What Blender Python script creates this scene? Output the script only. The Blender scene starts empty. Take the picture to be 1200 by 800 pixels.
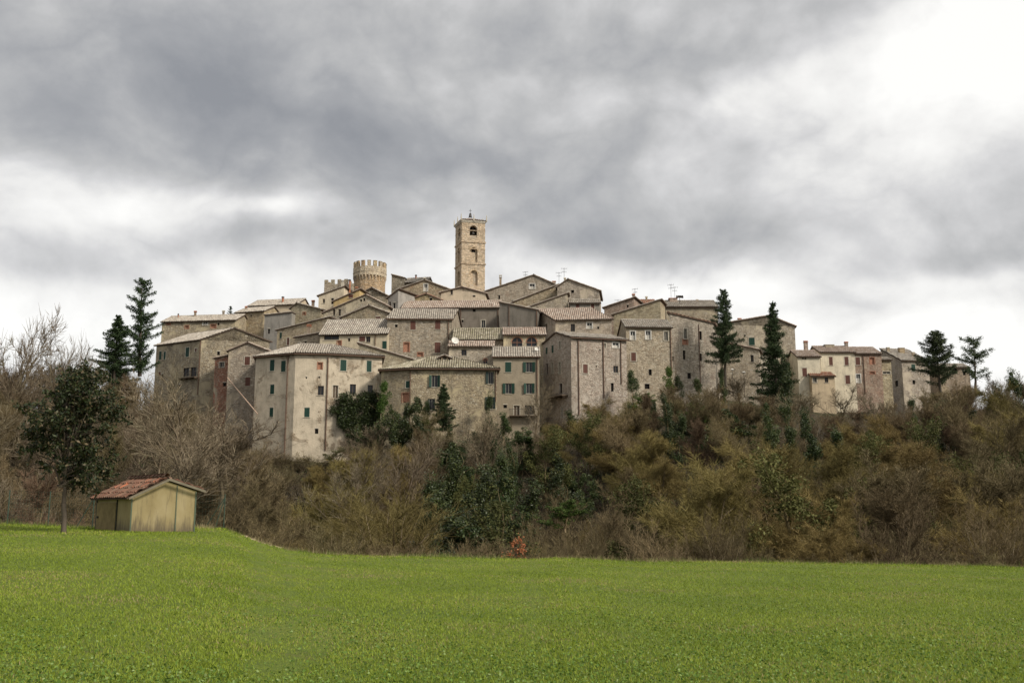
import bpy, bmesh, math, random
import numpy as np
from mathutils import Vector, Matrix

# ------------------------------------------------------------------ camera
SC = bpy.context.scene
F = 1166.667
PITCH = math.atan(200 / F)
EYE = 1.7
cp, sp = math.cos(PITCH), math.sin(PITCH)
cam_d = bpy.data.cameras.new('camera')
cam_d.lens = 35.0; cam_d.sensor_width = 36.0
cam_d.clip_start = 0.1; cam_d.clip_end = 20000
cam = bpy.data.objects.new('camera', cam_d)
SC.collection.objects.link(cam)
cam.location = (0, 0, EYE)
cam.rotation_euler = (math.pi / 2 + PITCH, 0, 0)
SC.camera = cam

# ------------------------------------------------------------------ exposure, sun, sky
SC.view_settings.view_transform = 'Standard'
SC.view_settings.look = 'None'
SC.view_settings.gamma = 1
SC.view_settings.exposure = 0.0
SC.view_settings.use_curve_mapping = False
SUN_EL, SUN_AZ = math.radians(36), math.radians(124)      # azimuth clockwise from +Y: right of and behind the camera
sl = bpy.data.lights.new('sun', 'SUN')
sl.energy = 3.7; sl.angle = math.radians(11); sl.color = (1.0, 0.92, 0.81)
so = bpy.data.objects.new('sun', sl); SC.collection.objects.link(so)
sd = Vector((math.sin(SUN_AZ) * math.cos(SUN_EL), math.cos(SUN_AZ) * math.cos(SUN_EL), math.sin(SUN_EL)))
so.rotation_euler = sd.to_track_quat('Z', 'Y').to_euler()
so.location = (60, -60, 80)

class NT:
    """tiny helper for node trees"""
    def __init__(s, tree): s.t = tree; s.n = tree.nodes; s.l = tree.links
    def node(s, typ, **kw):
        n = s.n.new(typ)
        for k, v in kw.items(): setattr(n, k, v)
        return n
    def set(s, sock, v):
        if hasattr(v, 'is_linked') or isinstance(v, bpy.types.NodeSocket): s.l.new(v, sock)
        elif v is not None:
            if isinstance(v, (tuple, list)) and len(v) == 3 and sock.type == 'RGBA': v = (*v, 1)
            sock.default_value = v
    def math(s, op, a, b=None, c=None, clamp=False):
        n = s.node('ShaderNodeMath', operation=op, use_clamp=clamp)
        s.set(n.inputs[0], a)
        if b is not None: s.set(n.inputs[1], b)
        if c is not None: s.set(n.inputs[2], c)
        return n.outputs[0]
    def vmul(s, v, m):
        n = s.node('ShaderNodeVectorMath', operation='MULTIPLY')
        s.set(n.inputs[0], v); s.set(n.inputs[1], m); return n.outputs[0]
    def vadd(s, v, m):
        n = s.node('ShaderNodeVectorMath', operation='ADD')
        s.set(n.inputs[0], v); s.set(n.inputs[1], m); return n.outputs[0]
    def noise(s, vec, scale, detail=4, rough=0.5, dist=0.0, col=False):
        n = s.node('ShaderNodeTexNoise'); s.set(n.inputs['Vector'], vec)
        n.inputs['Scale'].default_value = scale; n.inputs['Detail'].default_value = detail
        n.inputs['Roughness'].default_value = rough; n.inputs['Distortion'].default_value = dist
        return n.outputs['Color' if col else 'Fac']
    def ramp(s, fac, stops, interp='LINEAR'):
        n = s.node('ShaderNodeValToRGB'); s.set(n.inputs[0], fac)
        r = n.color_ramp; r.interpolation = interp
        while len(r.elements) > 1: r.elements.remove(r.elements[-1])
        r.elements[0].position = stops[0][0]; r.elements[0].color = (*stops[0][1], 1)
        for p, c in stops[1:]:
            e = r.elements.new(p); e.color = (*c, 1)
        return n.outputs[0]
    def mix(s, fac, a, b, mode='MIX'):
        n = s.node('ShaderNodeMix', data_type='RGBA', blend_type=mode)
        s.set(n.inputs[0], fac); s.set(n.inputs[6], a); s.set(n.inputs[7], b)
        return n.outputs[2]
    def maprange(s, v, a, b, c=0.0, d=1.0, smooth=False):
        n = s.node('ShaderNodeMapRange')
        if smooth: n.interpolation_type = 'SMOOTHSTEP'
        s.set(n.inputs[0], v)
        for i, x in enumerate((a, b, c, d)): n.inputs[i + 1].default_value = x
        return n.outputs[0]

def ray(px, py):
    u, v = (px - 600) / F, (400 - py) / F
    return u, cp - v * sp, sp + v * cp

W = bpy.data.worlds.new('World'); SC.world = W; W.use_nodes = True
w = NT(W.node_tree); w.n.clear()
tc = w.node('ShaderNodeTexCoord').outputs['Generated']
sky = w.node('ShaderNodeTexSky', sky_type='NISHITA', sun_disc=False)
sky.sun_elevation = SUN_EL; sky.sun_rotation = SUN_AZ
sep = w.node('ShaderNodeSeparateXYZ'); w.set(sep.inputs[0], tc)
dx, dy, dz = sep.outputs
az = w.math('ARCTAN2', dx, dy)
el = w.math('ARCSINE', dz)
# cloud detail on a flat layer overhead, stretched towards the horizon
zz = w.math('MAXIMUM', w.math('ADD', dz, 0.10), 0.04)
cv = w.node('ShaderNodeCombineXYZ')
w.set(cv.inputs[0], w.math('DIVIDE', dx, zz)); w.set(cv.inputs[1], w.math('DIVIDE', dy, zz)); cv.inputs[2].default_value = 3.7
cvo = cv.outputs[0]
# a second, angular set of coordinates keeps clumps near the horizon from shrinking to nothing
av = w.node('ShaderNodeCombineXYZ')
w.set(av.inputs[0], az); w.set(av.inputs[1], w.math('MULTIPLY', el, 1.3)); av.inputs[2].default_value = 0.35
avo = av.outputs[0]
n_big = w.noise(cvo, 0.55, 5, 0.52, 0.6)
n_med = w.noise(avo, 4.0, 9, 0.52, 0.1)
n_bil = w.math('ABSOLUTE', w.math('SUBTRACT', w.noise(w.vadd(avo, (3.1, 1.7, 0.4)), 6.5, 6, 0.5, 0.3), 0.5))
n_fin = w.noise(avo, 12.0, 8, 0.58, 0.15)
warp = w.noise(avo, 3.0, 5, 0.55, 0.0, col=True)
wsep = w.node('ShaderNodeSeparateXYZ'); w.set(wsep.inputs[0], warp)
azw = w.math('ADD', az, w.math('MULTIPLY', w.math('SUBTRACT', wsep.outputs[0], 0.5), 0.30))
elw = w.math('ADD', el, w.math('MULTIPLY', w.math('SUBTRACT', wsep.outputs[1], 0.5), 0.13))
def ae(px, py):
    x, y, z = ray(px, py); r = math.sqrt(x * x + y * y + z * z)
    return math.atan2(x, y), math.asin(z / r)
# masses of the cloud deck: (px, py, half width px, half height px, tilt deg, amount)
MASS = [(380, 60, 420, 90, 4, -0.10), (820, 60, 120, 60, -30, -0.10), (1060, 330, 60, 12, 0, 0.10), (780, 322, 150, 12, 0, 0.16), (345, 262, 35, 14, 0, 0.22), (170, 250, 40, 30, 20, 0.16), (930, 110, 60, 40, -35, 0.14), (1140, 50, 220, 130, -38, 0.50), (1010, 150, 130, 60, -30, 0.14), (1150, 405, 260, 26, 0, 0.25), (130, 400, 260, 22, 0, 0.2), (80, 235, 150, 45, 0, 0.36), (215, 235, 60, 30, 10, 0.18),
        (330, 262, 70, 18, 12, 0.34), (90, 355, 330, 42, 0, 0.40), (1000, 385, 430, 55, 0, 0.40), (560, 335, 400, 28, 0, 0.18),
        (300, 125, 330, 70, 9, -0.22), (540, 205, 230, 42, 14, -0.17), (60, 140, 260, 60, 4, -0.13),
        (300, 295, 110, 22, 0, -0.24), (80, 310, 90, 22, 0, -0.18), (870, 265, 230, 26, 0, -0.22), (1080, 300, 160, 16, -3, -0.18), (640, 55, 170, 50, 0, -0.02),
        (930, 165, 70, 24, -25, -0.16), (1130, 190, 90, 26, 0, -0.12), (985, 345, 140, 9, 0, -0.16), (640, 285, 130, 14, 0, -0.10), (660, 170, 120, 40, -30, 0.10)]
acc = None
for (px, py, hw, hh, tilt, amt) in MASS:
    a0, e0 = ae(px, py); sx, sy = hw / F, hh / F
    t = math.radians(tilt)
    da = w.math('SUBTRACT', azw, a0); de = w.math('SUBTRACT', elw, e0)
    # tilt is measured clockwise on the picture
    u = w.math('ADD', w.math('MULTIPLY', da, math.cos(t) / sx), w.math('MULTIPLY', de, -math.sin(t) / sx))
    v = w.math('ADD', w.math('MULTIPLY', da, math.sin(t) / sy), w.math('MULTIPLY', de, math.cos(t) / sy))
    g = w.math('EXPONENT', w.math('MULTIPLY', w.math('ADD', w.math('MULTIPLY', u, u), w.math('MULTIPLY', v, v)), -0.8))
    g = w.math('MULTIPLY', g, amt)
    acc = g if acc is None else w.math('ADD', acc, g)
lum = w.math('ADD', w.math('ADD', acc, 0.53), w.math('MULTIPLY', w.math('SUBTRACT', n_med, 0.5), 0.58))
lum = w.math('ADD', lum, w.math('MULTIPLY', w.math('SUBTRACT', n_big, 0.5), 0.16))
lum = w.math('ADD', lum, w.math('MULTIPLY', w.math('SUBTRACT', n_bil, 0.09), 1.15))
lum = w.math('ADD', lum, w.math('MULTIPLY', w.math('SUBTRACT', n_fin, 0.5), 0.50))
# brighter deck behind the photographer, round the veiled sun
dt = w.node('ShaderNodeVectorMath', operation='DOT_PRODUCT'); w.set(dt.inputs[0], tc); dt.inputs[1].default_value = sd
lum = w.math('ADD', lum, w.maprange(dt.outputs['Value'], 0.1, 1.0, 0.0, 0.5))
ccol = w.ramp(lum, [(0.0, (0.300, 0.310, 0.332)), (0.24, (0.400, 0.406, 0.420)), (0.44, (0.540, 0.540, 0.540)),
                    (0.62, (0.70, 0.695, 0.695)), (0.80, (0.90, 0.89, 0.87)), (1.0, (1.06, 1.05, 1.02))])
b1 = w.node('ShaderNodeBackground'); w.set(b1.inputs[0], sky.outputs[0]); b1.inputs[1].default_value = 0.10
b2 = w.node('ShaderNodeBackground'); w.set(b2.inputs[0], ccol); b2.inputs[1].default_value = 1.0
mx = w.node('ShaderNodeMixShader'); mx.inputs[0].default_value = 0.94
w.l.new(b1.outputs[0], mx.inputs[1]); w.l.new(b2.outputs[0], mx.inputs[2])
wo = w.node('ShaderNodeOutputWorld'); w.l.new(mx.outputs[0], wo.inputs[0])

# ------------------------------------------------------------------ helpers
COL = SC.collection
def tag(o, label=None, cat=None, group=None, kind=None):
    if label: o['label'] = label
    if cat: o['category'] = cat
    if group: o['group'] = group
    if kind: o['kind'] = kind
    return o
def empty(name, loc, rz=0):
    o = bpy.data.objects.new(name, None); COL.objects.link(o)
    o.location = loc; o.rotation_euler = (0, 0, rz); o.empty_display_size = 0.5
    return o
def at(px, py, Y):
    x, y, z = ray(px, py); t = Y / y
    return Vector((x * t, Y, EYE + z * t))
def zof(py, Y):
    v = (400 - py) / F
    return EYE + Y * (sp + v * cp) / (cp - v * sp)
def pxof(p):
    d = p[1] * cp + (p[2] - EYE) * sp
    return 600 + F * p[0] / d, 400 - F * (-p[1] * sp + (p[2] - EYE) * cp) / d

class MB:
    """collects faces for one mesh; every point goes through self.M"""
    def __init__(s): s.v = []; s.f = []; s.mi = []; s.uv = []; s.M = None; s.m = 0
    def p(s, q):
        q = Vector(q)
        if s.M is not None: q = s.M @ q
        s.v.append(tuple(q)); return len(s.v) - 1
    def poly(s, pts, uv=None):
        i = [s.p(q) for q in pts]; s.f.append(i); s.mi.append(s.m); s.uv.append(uv)
    def box(s, a, b):
        x0, y0, z0 = a; x1, y1, z1 = b
        c = [s.p(q) for q in ((x0, y0, z0), (x1, y0, z0), (x1, y1, z0), (x0, y1, z0), (x0, y0, z1), (x1, y0, z1), (x1, y1, z1), (x0, y1, z1))]
        for f in ((0, 3, 2, 1), (4, 5, 6, 7), (0, 1, 5, 4), (1, 2, 6, 5), (2, 3, 7, 6), (3, 0, 4, 7)):
            s.f.append([c[k] for k in f]); s.mi.append(s.m); s.uv.append(None)
    def prism(s, base, z0, ztop):
        """base: CCW xy list, ztop: number or list"""
        n = len(base)
        if not isinstance(ztop, (list, tuple)): ztop = [ztop] * n
        lo = [s.p((x, y, z0)) for x, y in base]; hi = [s.p((x, y, ztop[i])) for i, (x, y) in enumerate(base)]
        s.f.append(lo[::-1]); s.f.append(hi); s.mi += [s.m] * 2; s.uv += [None] * 2
        for i in range(n):
            j = (i + 1) % n
            s.f.append([lo[i], lo[j], hi[j], hi[i]]); s.mi.append(s.m); s.uv.append(None)
    def tube(s, a, b, r0, r1=None, n=8, caps=True):
        a, b = Vector(a), Vector(b); r1 = r0 if r1 is None else r1
        d = (b - a).normalized(); u = d.orthogonal().normalized(); v = d.cross(u)
        A = [s.p(a + (u * math.cos(t) + v * math.sin(t)) * r0) for t in [2 * math.pi * k / n for k in range(n)]]
        B = [s.p(b + (u * math.cos(t) + v * math.sin(t)) * r1) for t in [2 * math.pi * k / n for k in range(n)]]
        for k in range(n):
            j = (k + 1) % n; s.f.append([A[k], A[j], B[j], B[k]]); s.mi.append(s.m); s.uv.append(None)
        if caps:
            s.f.append(A[::-1]); s.f.append(B); s.mi += [s.m] * 2; s.uv += [None] * 2
    def mesh(s, name, mats):
        me = bpy.data.meshes.new(name)
        me.from_pydata(s.v, [], s.f)
        for m in (mats if isinstance(mats, (list, tuple)) else [mats]): me.materials.append(m)
        me.polygons.foreach_set('material_index', s.mi)
        if any(u is not None for u in s.uv):
            ul = me.uv_layers.new(name='UVMap'); buf = []
            for f, u in zip(s.f, s.uv):
                for k in range(len(f)): buf += (u[k] if u else (0, 0))
            ul.data.foreach_set('uv', buf)
        me.update(); return me
    def build(s, name, mats, parent=None, label=None):
        o = bpy.data.objects.new(name, s.mesh(name, mats)); COL.objects.link(o)
        if parent: o.parent = parent
        if label: o['label'] = label
        return o

def fast_mesh(name, verts, faces, mats, attr=None, smooth=False):
    """verts (n,3) array, faces (m,k) array (k = 3 or 4)"""
    me = bpy.data.meshes.new(name)
    verts = np.asarray(verts, np.float32); faces = np.asarray(faces, np.int32)
    m, k = faces.shape
    me.vertices.add(len(verts)); me.vertices.foreach_set('co', verts.ravel())
    me.loops.add(m * k); me.loops.foreach_set('vertex_index', faces.ravel())
    me.polygons.add(m); me.polygons.foreach_set('loop_start', np.arange(0, m * k, k, dtype=np.int32))
    me.polygons.foreach_set('loop_total', np.full(m, k, np.int32))
    if smooth: me.polygons.foreach_set('use_smooth', np.ones(m, bool))
    me.update(calc_edges=True)
    if attr is not None:
        a = me.attributes.new('rnd', 'FLOAT', 'POINT'); a.data.foreach_set('value', np.asarray(attr, np.float32))
    for mm in (mats if isinstance(mats, (list, tuple)) else [mats]): me.materials.append(mm)
    return me

# ------------------------------------------------------------------ materials
def new_mat(name):
    m = bpy.data.materials.new(name); m.use_nodes = True
    t = NT(m.node_tree); b = t.n['Principled BSDF']; b.inputs['Roughness'].default_value = 0.85
    b.inputs['Specular IOR Level'].default_value = 0.25
    return m, t, b
def plain(name, c, rough=0.7, var=0.25, scale=6.0, spec=0.25, metal=0):
    m, t, b = new_mat(name)
    o = t.node('ShaderNodeTexCoord').outputs['Object']
    n = t.noise(o, scale, 5, 0.6)
    c = Vector(c)
    t.set(b.inputs['Base Color'], t.ramp(n, [(0.25, tuple(c * (1 - var))), (0.75, tuple(c * (1 + var)))]))
    b.inputs['Roughness'].default_value = rough; b.inputs['Specular IOR Level'].default_value = spec; b.inputs['Metallic'].default_value = metal
    return m
def wall_mat(name, s1, s2, plaster, cover, stone_amt=1.0, stain=0.5, off=0.0, brick=0.12, size=2.9):
    """rubble stone showing through patchy render; cover 0 = bare stone, 1 = whole render"""
    m, t, b = new_mat(name)
    o = t.vadd(t.node('ShaderNodeTexCoord').outputs['Object'], (off, off * 0.7, off * 0.3))
    ow = t.vadd(o, t.vmul(t.noise(o, 1.6, 2, 0.5, col=True), (0.35, 0.35, 0.35)))
    sv = t.vmul(ow, (1.0, 1.0, 1.75))
    vo = t.node('ShaderNodeTexVoronoi', feature='F1'); t.set(vo.inputs['Vector'], sv); vo.inputs['Scale'].default_value = size
    ve = t.node('ShaderNodeTexVoronoi', feature='DISTANCE_TO_EDGE'); t.set(ve.inputs['Vector'], sv); ve.inputs['Scale'].default_value = size
    cs = t.node('ShaderNodeSeparateXYZ'); t.set(cs.inputs[0], vo.outputs['Color'])
    s1v, s2v = Vector(s1) * 1.14, Vector(s2) * 1.14
    stone = t.ramp(cs.outputs[0], [(0.0, tuple(s1v * 0.66)), (0.14, tuple(s1v * 0.95)), (0.5, tuple(s2v)), (0.85, tuple(s2v * 1.2)), (1.0, tuple(Vector((0.50, 0.45, 0.36))))])
    bl = t.noise(o, 0.55, 4, 0.6)
    stone = t.mix(t.maprange(bl, 0.54, 0.70, 0, 0.7), stone, tuple(Vector((0.34, 0.235, 0.155))) if brick > 0.2 else tuple(s1v * 0.62), 'MIX') if brick > 0 else stone
    # mottling and grime at several sizes
    n1 = t.noise(o, 0.9, 6, 0.62)
    stone = t.mix(t.maprange(n1, 0.35, 0.7, 0.0, 0.75), stone, t.mix(0.55, stone, (0.44, 0.40, 0.32)))
    mort = t.maprange(ve.outputs['Distance'], 0.0, 0.09, 0.0, 1.0)
    stone = t.mix(mort, tuple(s2v * 0.82), stone)
    stone = t.mix(t.maprange(t.noise(o, 2.3, 5, 0.75), 0.34, 0.60, 0.38, 0.0), stone, tuple(s1v * 0.55))
    stone = t.mix(t.maprange(t.noise(t.vadd(o, (9, 4, 7)), 3.1, 4, 0.75), 0.54, 0.72, 0.0, 0.55), stone, (0.54, 0.49, 0.40))
    grime = t.noise(t.vmul(o, (1.4, 1.4, 0.28)), 1.0, 7, 0.68, 0.4)
    pl = Vector(plaster)
    plas = t.ramp(t.noise(o, 0.7, 7, 0.62), [(0.25, tuple(pl * 0.68)), (0.5, tuple(pl)), (0.75, tuple(pl * 1.18))])
    plas = t.mix(t.maprange(t.noise(o, 9.0, 3, 0.7), 0.3, 0.7, 0.0, 0.22), plas, tuple(pl * 0.5))
    pm = t.math('ADD', t.noise(o, 0.33, 6, 0.66, 0.5), cover - 0.5)
    pm = t.maprange(pm, 0.46, 0.54)
    col = t.mix(pm, stone, plas)
    col = t.mix(t.maprange(grime, 0.50, 0.72, 0.0, stain), col, tuple(Vector((0.085, 0.075, 0.06))))
    oi = t.node('ShaderNodeObjectInfo').outputs['Random']
    hs = t.node('ShaderNodeHueSaturation'); t.set(hs.inputs['Color'], col)       # no two houses were built of quite the same stone
    t.set(hs.inputs['Value'], t.maprange(oi, 0, 1, 0.90, 1.20)); t.set(hs.inputs['Saturation'], t.maprange(t.math('FRACT', t.math('MULTIPLY', oi, 13.7)), 0, 1, 0.75, 1.2))
    t.set(hs.inputs['Hue'], t.maprange(t.math('FRACT', t.math('MULTIPLY', oi, 29.3)), 0, 1, .490, .507))
    col = hs.outputs[0]
    t.set(b.inputs['Base Color'], col)
    bp = t.node('ShaderNodeBump'); bp.inputs['Strength'].default_value = 0.9; bp.inputs['Distance'].default_value = 0.10
    h = t.math('MULTIPLY', t.math('MINIMUM', ve.outputs['Distance'], 0.16), t.maprange(pm, 0, 1, 5.0, 0.5))
    t.set(bp.inputs['Height'], t.math('ADD', h, t.math('MULTIPLY', t.noise(o, 5, 5, 0.6), 0.5)))
    t.l.new(bp.outputs[0], b.inputs['Normal'])
    b.inputs['Roughness'].default_value = 0.93; b.inputs['Specular IOR Level'].default_value = 0.1
    return m
ST = (0.30, 0.245, 0.175)
WM = dict(
    stone=wall_mat('rubble_stone', (0.27, 0.21, 0.135), (0.38, 0.30, 0.195), (0.42, 0.35, 0.24), 0.28, off=3),
    stone2=wall_mat('grey_stone', (0.27, 0.225, 0.155), (0.37, 0.315, 0.22), (0.44, 0.39, 0.295), 0.32, off=17, brick=0.3),
    pink=wall_mat('pinkish_stone', (0.30, 0.235, 0.165), (0.41, 0.335, 0.245), (0.46, 0.40, 0.31), 0.36, off=31, brick=0.3),
    old=wall_mat('worn_render', (0.27, 0.22, 0.155), (0.37, 0.31, 0.225), (0.56, 0.50, 0.39), 0.58, off=42, stain=0.38),
    tan=wall_mat('tan_render', (0.28, 0.22, 0.15), (0.36, 0.29, 0.20), (0.44, 0.365, 0.245), 0.44, off=55),
    cream=wall_mat('cream_render', (0.34, 0.29, 0.2), (0.42, 0.36, 0.26), (0.48, 0.40, 0.27), 0.95, off=66, stain=0.3),
    pale=wall_mat('pale_render', (0.36, 0.32, 0.24), (0.44, 0.39, 0.3), (0.60, 0.54, 0.42), 0.82, off=71, stain=0.35),
    grey=wall_mat('grey_render', (0.20, 0.18, 0.155), (0.26, 0.235, 0.20), (0.27, 0.25, 0.215), 0.74, off=83, stain=0.6),
    dark=wall_mat('dark_render', (0.17, 0.15, 0.125), (0.22, 0.19, 0.155), (0.20, 0.178, 0.15), 0.66, off=91, stain=0.6),
    taupe=wall_mat('taupe_render', (0.26, 0.23, 0.18), (0.30, 0.265, 0.21), (0.30, 0.262, 0.20), 1.1, off=97, stain=0.2, brick=0),
    redbrick=wall_mat('red_brick_wall', (0.26, 0.13, 0.085), (0.33, 0.17, 0.11), (0.40, 0.34, 0.25), 0.42, off=131, size=4.0),
    ochre=wall_mat('ochre_render', (0.32, 0.22, 0.10), (0.40, 0.28, 0.11), (0.48, 0.31, 0.075), 1.0, off=105, stain=0.4),
    brick=wall_mat('brick_wall', (0.27, 0.185, 0.13), (0.34, 0.245, 0.175), (0.40, 0.34, 0.25), 0.40, off=113, size=4.0),
    tower=wall_mat('tower_stone', (0.37, 0.285, 0.18), (0.49, 0.38, 0.245), (0.52, 0.43, 0.29), 0.30, off=121, stain=0.35, brick=0.3, size=2.4),
)
def roof_mat(name, cols, dirt, lich=0.5):
    m, t, b = new_mat(name)
    uv = t.node('ShaderNodeTexCoord').outputs['UV']
    fl = t.node('ShaderNodeVectorMath', operation='FLOOR'); t.set(fl.inputs[0], uv)
    wn = t.node('ShaderNodeTexWhiteNoise', noise_dimensions='2D'); t.set(wn.inputs['Vector'], fl.outputs[0])
    ob = t.node('ShaderNodeTexCoord').outputs['Object']
    k = len(cols)
    base = t.ramp(wn.outputs['Value'], [(i / (k - 1), c) for i, c in enumerate(cols)])
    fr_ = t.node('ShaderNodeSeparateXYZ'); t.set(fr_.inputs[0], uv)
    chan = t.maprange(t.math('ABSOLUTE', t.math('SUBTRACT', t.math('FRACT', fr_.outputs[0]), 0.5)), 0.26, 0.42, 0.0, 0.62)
    n = t.noise(ob, 1.1, 6, 0.65)
    c = t.mix(t.maprange(n, 0.45, 0.7, 0, 0.75), base, dirt)
    c = t.mix(t.maprange(t.noise(ob, 5.5, 4, 0.7), 0.52, 0.72, 0, lich), c, (0.47, 0.45, 0.40))
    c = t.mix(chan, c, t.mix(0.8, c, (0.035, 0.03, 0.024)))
    t.set(b.inputs['Base Color'], c); b.inputs['Roughness'].default_value = 0.95; b.inputs['Specular IOR Level'].default_value = 0.08
    return m
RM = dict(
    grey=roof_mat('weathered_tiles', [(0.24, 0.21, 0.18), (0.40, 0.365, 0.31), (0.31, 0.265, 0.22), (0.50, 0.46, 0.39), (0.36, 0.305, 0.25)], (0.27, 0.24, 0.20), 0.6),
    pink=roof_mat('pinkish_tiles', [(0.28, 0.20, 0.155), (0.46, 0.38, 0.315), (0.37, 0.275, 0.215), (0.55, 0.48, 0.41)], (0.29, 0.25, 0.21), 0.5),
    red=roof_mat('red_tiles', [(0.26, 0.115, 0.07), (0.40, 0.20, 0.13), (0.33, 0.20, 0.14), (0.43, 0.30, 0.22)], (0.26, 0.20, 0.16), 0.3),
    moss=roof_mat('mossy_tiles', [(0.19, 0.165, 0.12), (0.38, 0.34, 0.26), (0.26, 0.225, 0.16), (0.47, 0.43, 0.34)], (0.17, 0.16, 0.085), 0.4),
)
M_soffit = plain('soffit_wood', (0.10, 0.07, 0.05), 0.9)
M_green = plain('green_paint', (0.016, 0.050, 0.035), 0.55, 0.3, 9)
M_dgreen = plain('dark_green_paint', (0.020, 0.036, 0.032), 0.6, 0.3, 9)
M_brown = plain('brown_paint', (0.115, 0.05, 0.036), 0.6, 0.3, 9)
M_wood = plain('old_wood', (0.11, 0.08, 0.055), 0.8, 0.35, 9)
M_white = plain('white_paint', (0.62, 0.60, 0.55), 0.7, 0.12, 4)
M_frame = plain('faded_frame', (0.24, 0.225, 0.19), 0.7, 0.2, 4)
M_lstone = plain('dressed_stone', (0.46, 0.42, 0.34), 0.85, 0.25, 3)
M_bbrick = plain('fired_brick', (0.34, 0.17, 0.11), 0.9, 0.4, 7)
M_iron = plain('iron', (0.05, 0.045, 0.04), 0.6, 0.3, 5, 0.4)
M_pipe = plain('copper_pipe', (0.12, 0.07, 0.045), 0.6, 0.35, 2, 0.3)
M_alu = plain('grey_metal', (0.42, 0.42, 0.42), 0.45, 0.15, 5, 0.5)
M_terra = plain('terracotta', (0.36, 0.15, 0.085), 0.85, 0.35, 5)
mg, tg, bg = new_mat('window_glass')
bg.inputs['Base Color'].default_value = (0.018, 0.02, 0.023, 1); bg.inputs['Roughness'].default_value = 0.15; bg.inputs['Specular IOR Level'].default_value = 0.28
M_glass = mg
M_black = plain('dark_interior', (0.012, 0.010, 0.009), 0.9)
M_curtain = plain('curtain_cloth', (0.55, 0.52, 0.46), 0.9, 0.2, 8)
# ------------------------------------------------------------------ terrain
CREST = [(-900, 612), (0, 615), (120, 618), (230, 618), (262, 620), (285, 628), (305, 636), (340, 645), (380, 650), (450, 652), (600, 655), (625, 655), (650, 653), (700, 655), (740, 658), (830, 659), (1000, 660), (1100, 662), (1200, 666), (2200, 680)]
cx_ = np.array([c[0] for c in CREST], float); cy_ = np.array([c[1] for c in CREST], float)
DC = 50.0
def v_zof(py, Y):
    v = (400 - py) / F
    return EYE + Y * (sp + v * cp) / (cp - v * sp)
def field_z(X, Y):
    X = np.asarray(X, float); Y = np.asarray(Y, float)
    Yc = np.maximum(Y, 3.0)
    px = 600 + F * X / (Yc * cp - 1.5 * sp)
    px = np.clip(px, -900, 2200)
    zc = v_zof(np.interp(px, cx_, cy_), DC)
    s = np.clip(Y / DC, 0, 1.0) ** 1.25
    z = zc * s
    z = z + 0.035 * np.sin(X * 0.41 + Y * 0.13) * np.cos(Y * 0.33 - X * 0.07) * np.clip(Y / 12, 0, 1)
    over = np.clip(Y - DC, 0, None)
    return z - 0.045 * over ** 2 * (over < 6) - (over >= 6) * (1.62 + 0.42 * (over - 6))
# control points of the hill: (px, distance, height)
CP = []
for px_ in (-500, -200, 0, 150, 300, 450, 600, 750, 900, 1050, 1200, 1400, 1700):
    CP += [(px_, 58, -3.0), (px_, 66, -5.5), (px_, 80, -6.0)]
for px_, a in ((-500, 2), (-200, 3), (0, 3), (150, 0), (300, -1), (450, -3), (600, -4), (750, -3), (900, -1), (1050, 0), (1200, 1), (1500, 2)):
    CP += [(px_, 95, a - 1.0), (px_, 110, a + 2.5)]
for px_, z1, z2, z3, z4, z5 in ((-500, 8, 9, 11, 12, 12), (-200, 9, 11, 12, 13, 12), (0, 9.5, 12, 14, 15, 14), (150, 8.5, 12, 15, 20, 20), (250, 5.5, 9, 14, 21, 26), (330, 3.5, 6.5, 11, 22, 30), (430, 3, 6, 11, 24, 33),
        (540, 3, 7, 12, 25, 34), (620, 3.5, 9.5, 15, 26, 33), (700, 4.5, 11.5, 17, 25, 31), (780, 6, 13, 19, 25, 28), (860, 8, 13, 18, 21.5, 25), (950, 6.5, 11, 15, 18.5, 23), (1050, 6.5, 11, 15, 19, 23.5), (1200, 8, 13, 18, 21, 22), (1400, 8, 12, 16, 18, 18), (1700, 6, 9, 11, 12, 12)):
    CP += [(px_, 126, z1), (px_, 143, z2), (px_, 163, z3), (px_, 183, z4), (px_, 203, z5), (px_, 235, z5 * 0.9), (px_, 300, z5 * 0.4), (px_, 420, -2)]
CP = np.array(CP, float)
def hill_z(X, Y):
    X = np.asarray(X, float); Y = np.asarray(Y, float)
    px = 600 + F * X / np.maximum(Y, 20)
    u = px[..., None] / 85.0 - CP[:, 0] / 85.0
    yy = np.log(np.maximum(Y, 20)) * 9.0
    v = yy[..., None] - np.log(CP[:, 1]) * 9.0
    wt = np.exp(-(u * u * 0.5 + v * v * 0.9)) + 1e-9 / (1 + u * u + v * v)
    return (wt * CP[:, 2]).sum(-1) / wt.sum(-1)
def ground_z(X, Y):
    X = np.asarray(X, float); Y = np.asarray(Y, float)
    fz = field_z(X, Y); hz = hill_z(X, Y)
    t = np.clip((Y - DC - 1.0) / 9.0, 0, 1); t = t * t * (3 - 2 * t)
    return fz * (1 - t) + hz * t
def gz(x, y): return float(ground_z(np.array([x]), np.array([y]))[0])

def grid_mesh(name, xs, ys, fn, mat):
    XX, YY = np.meshgrid(xs, ys); ZZ = fn(XX.ravel(), YY.ravel())
    v = np.stack([XX.ravel(), YY.ravel(), ZZ], 1)
    nx, ny = len(xs), len(ys)
    i = (np.arange(ny - 1)[:, None] * nx + np.arange(nx - 1)[None]).ravel()
    f = np.stack([i, i + 1, i + 1 + nx, i + nx], 1)
    o = bpy.data.objects.new(name, fast_mesh(name, v, f, mat, smooth=True)); COL.objects.link(o)
    return o
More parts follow.
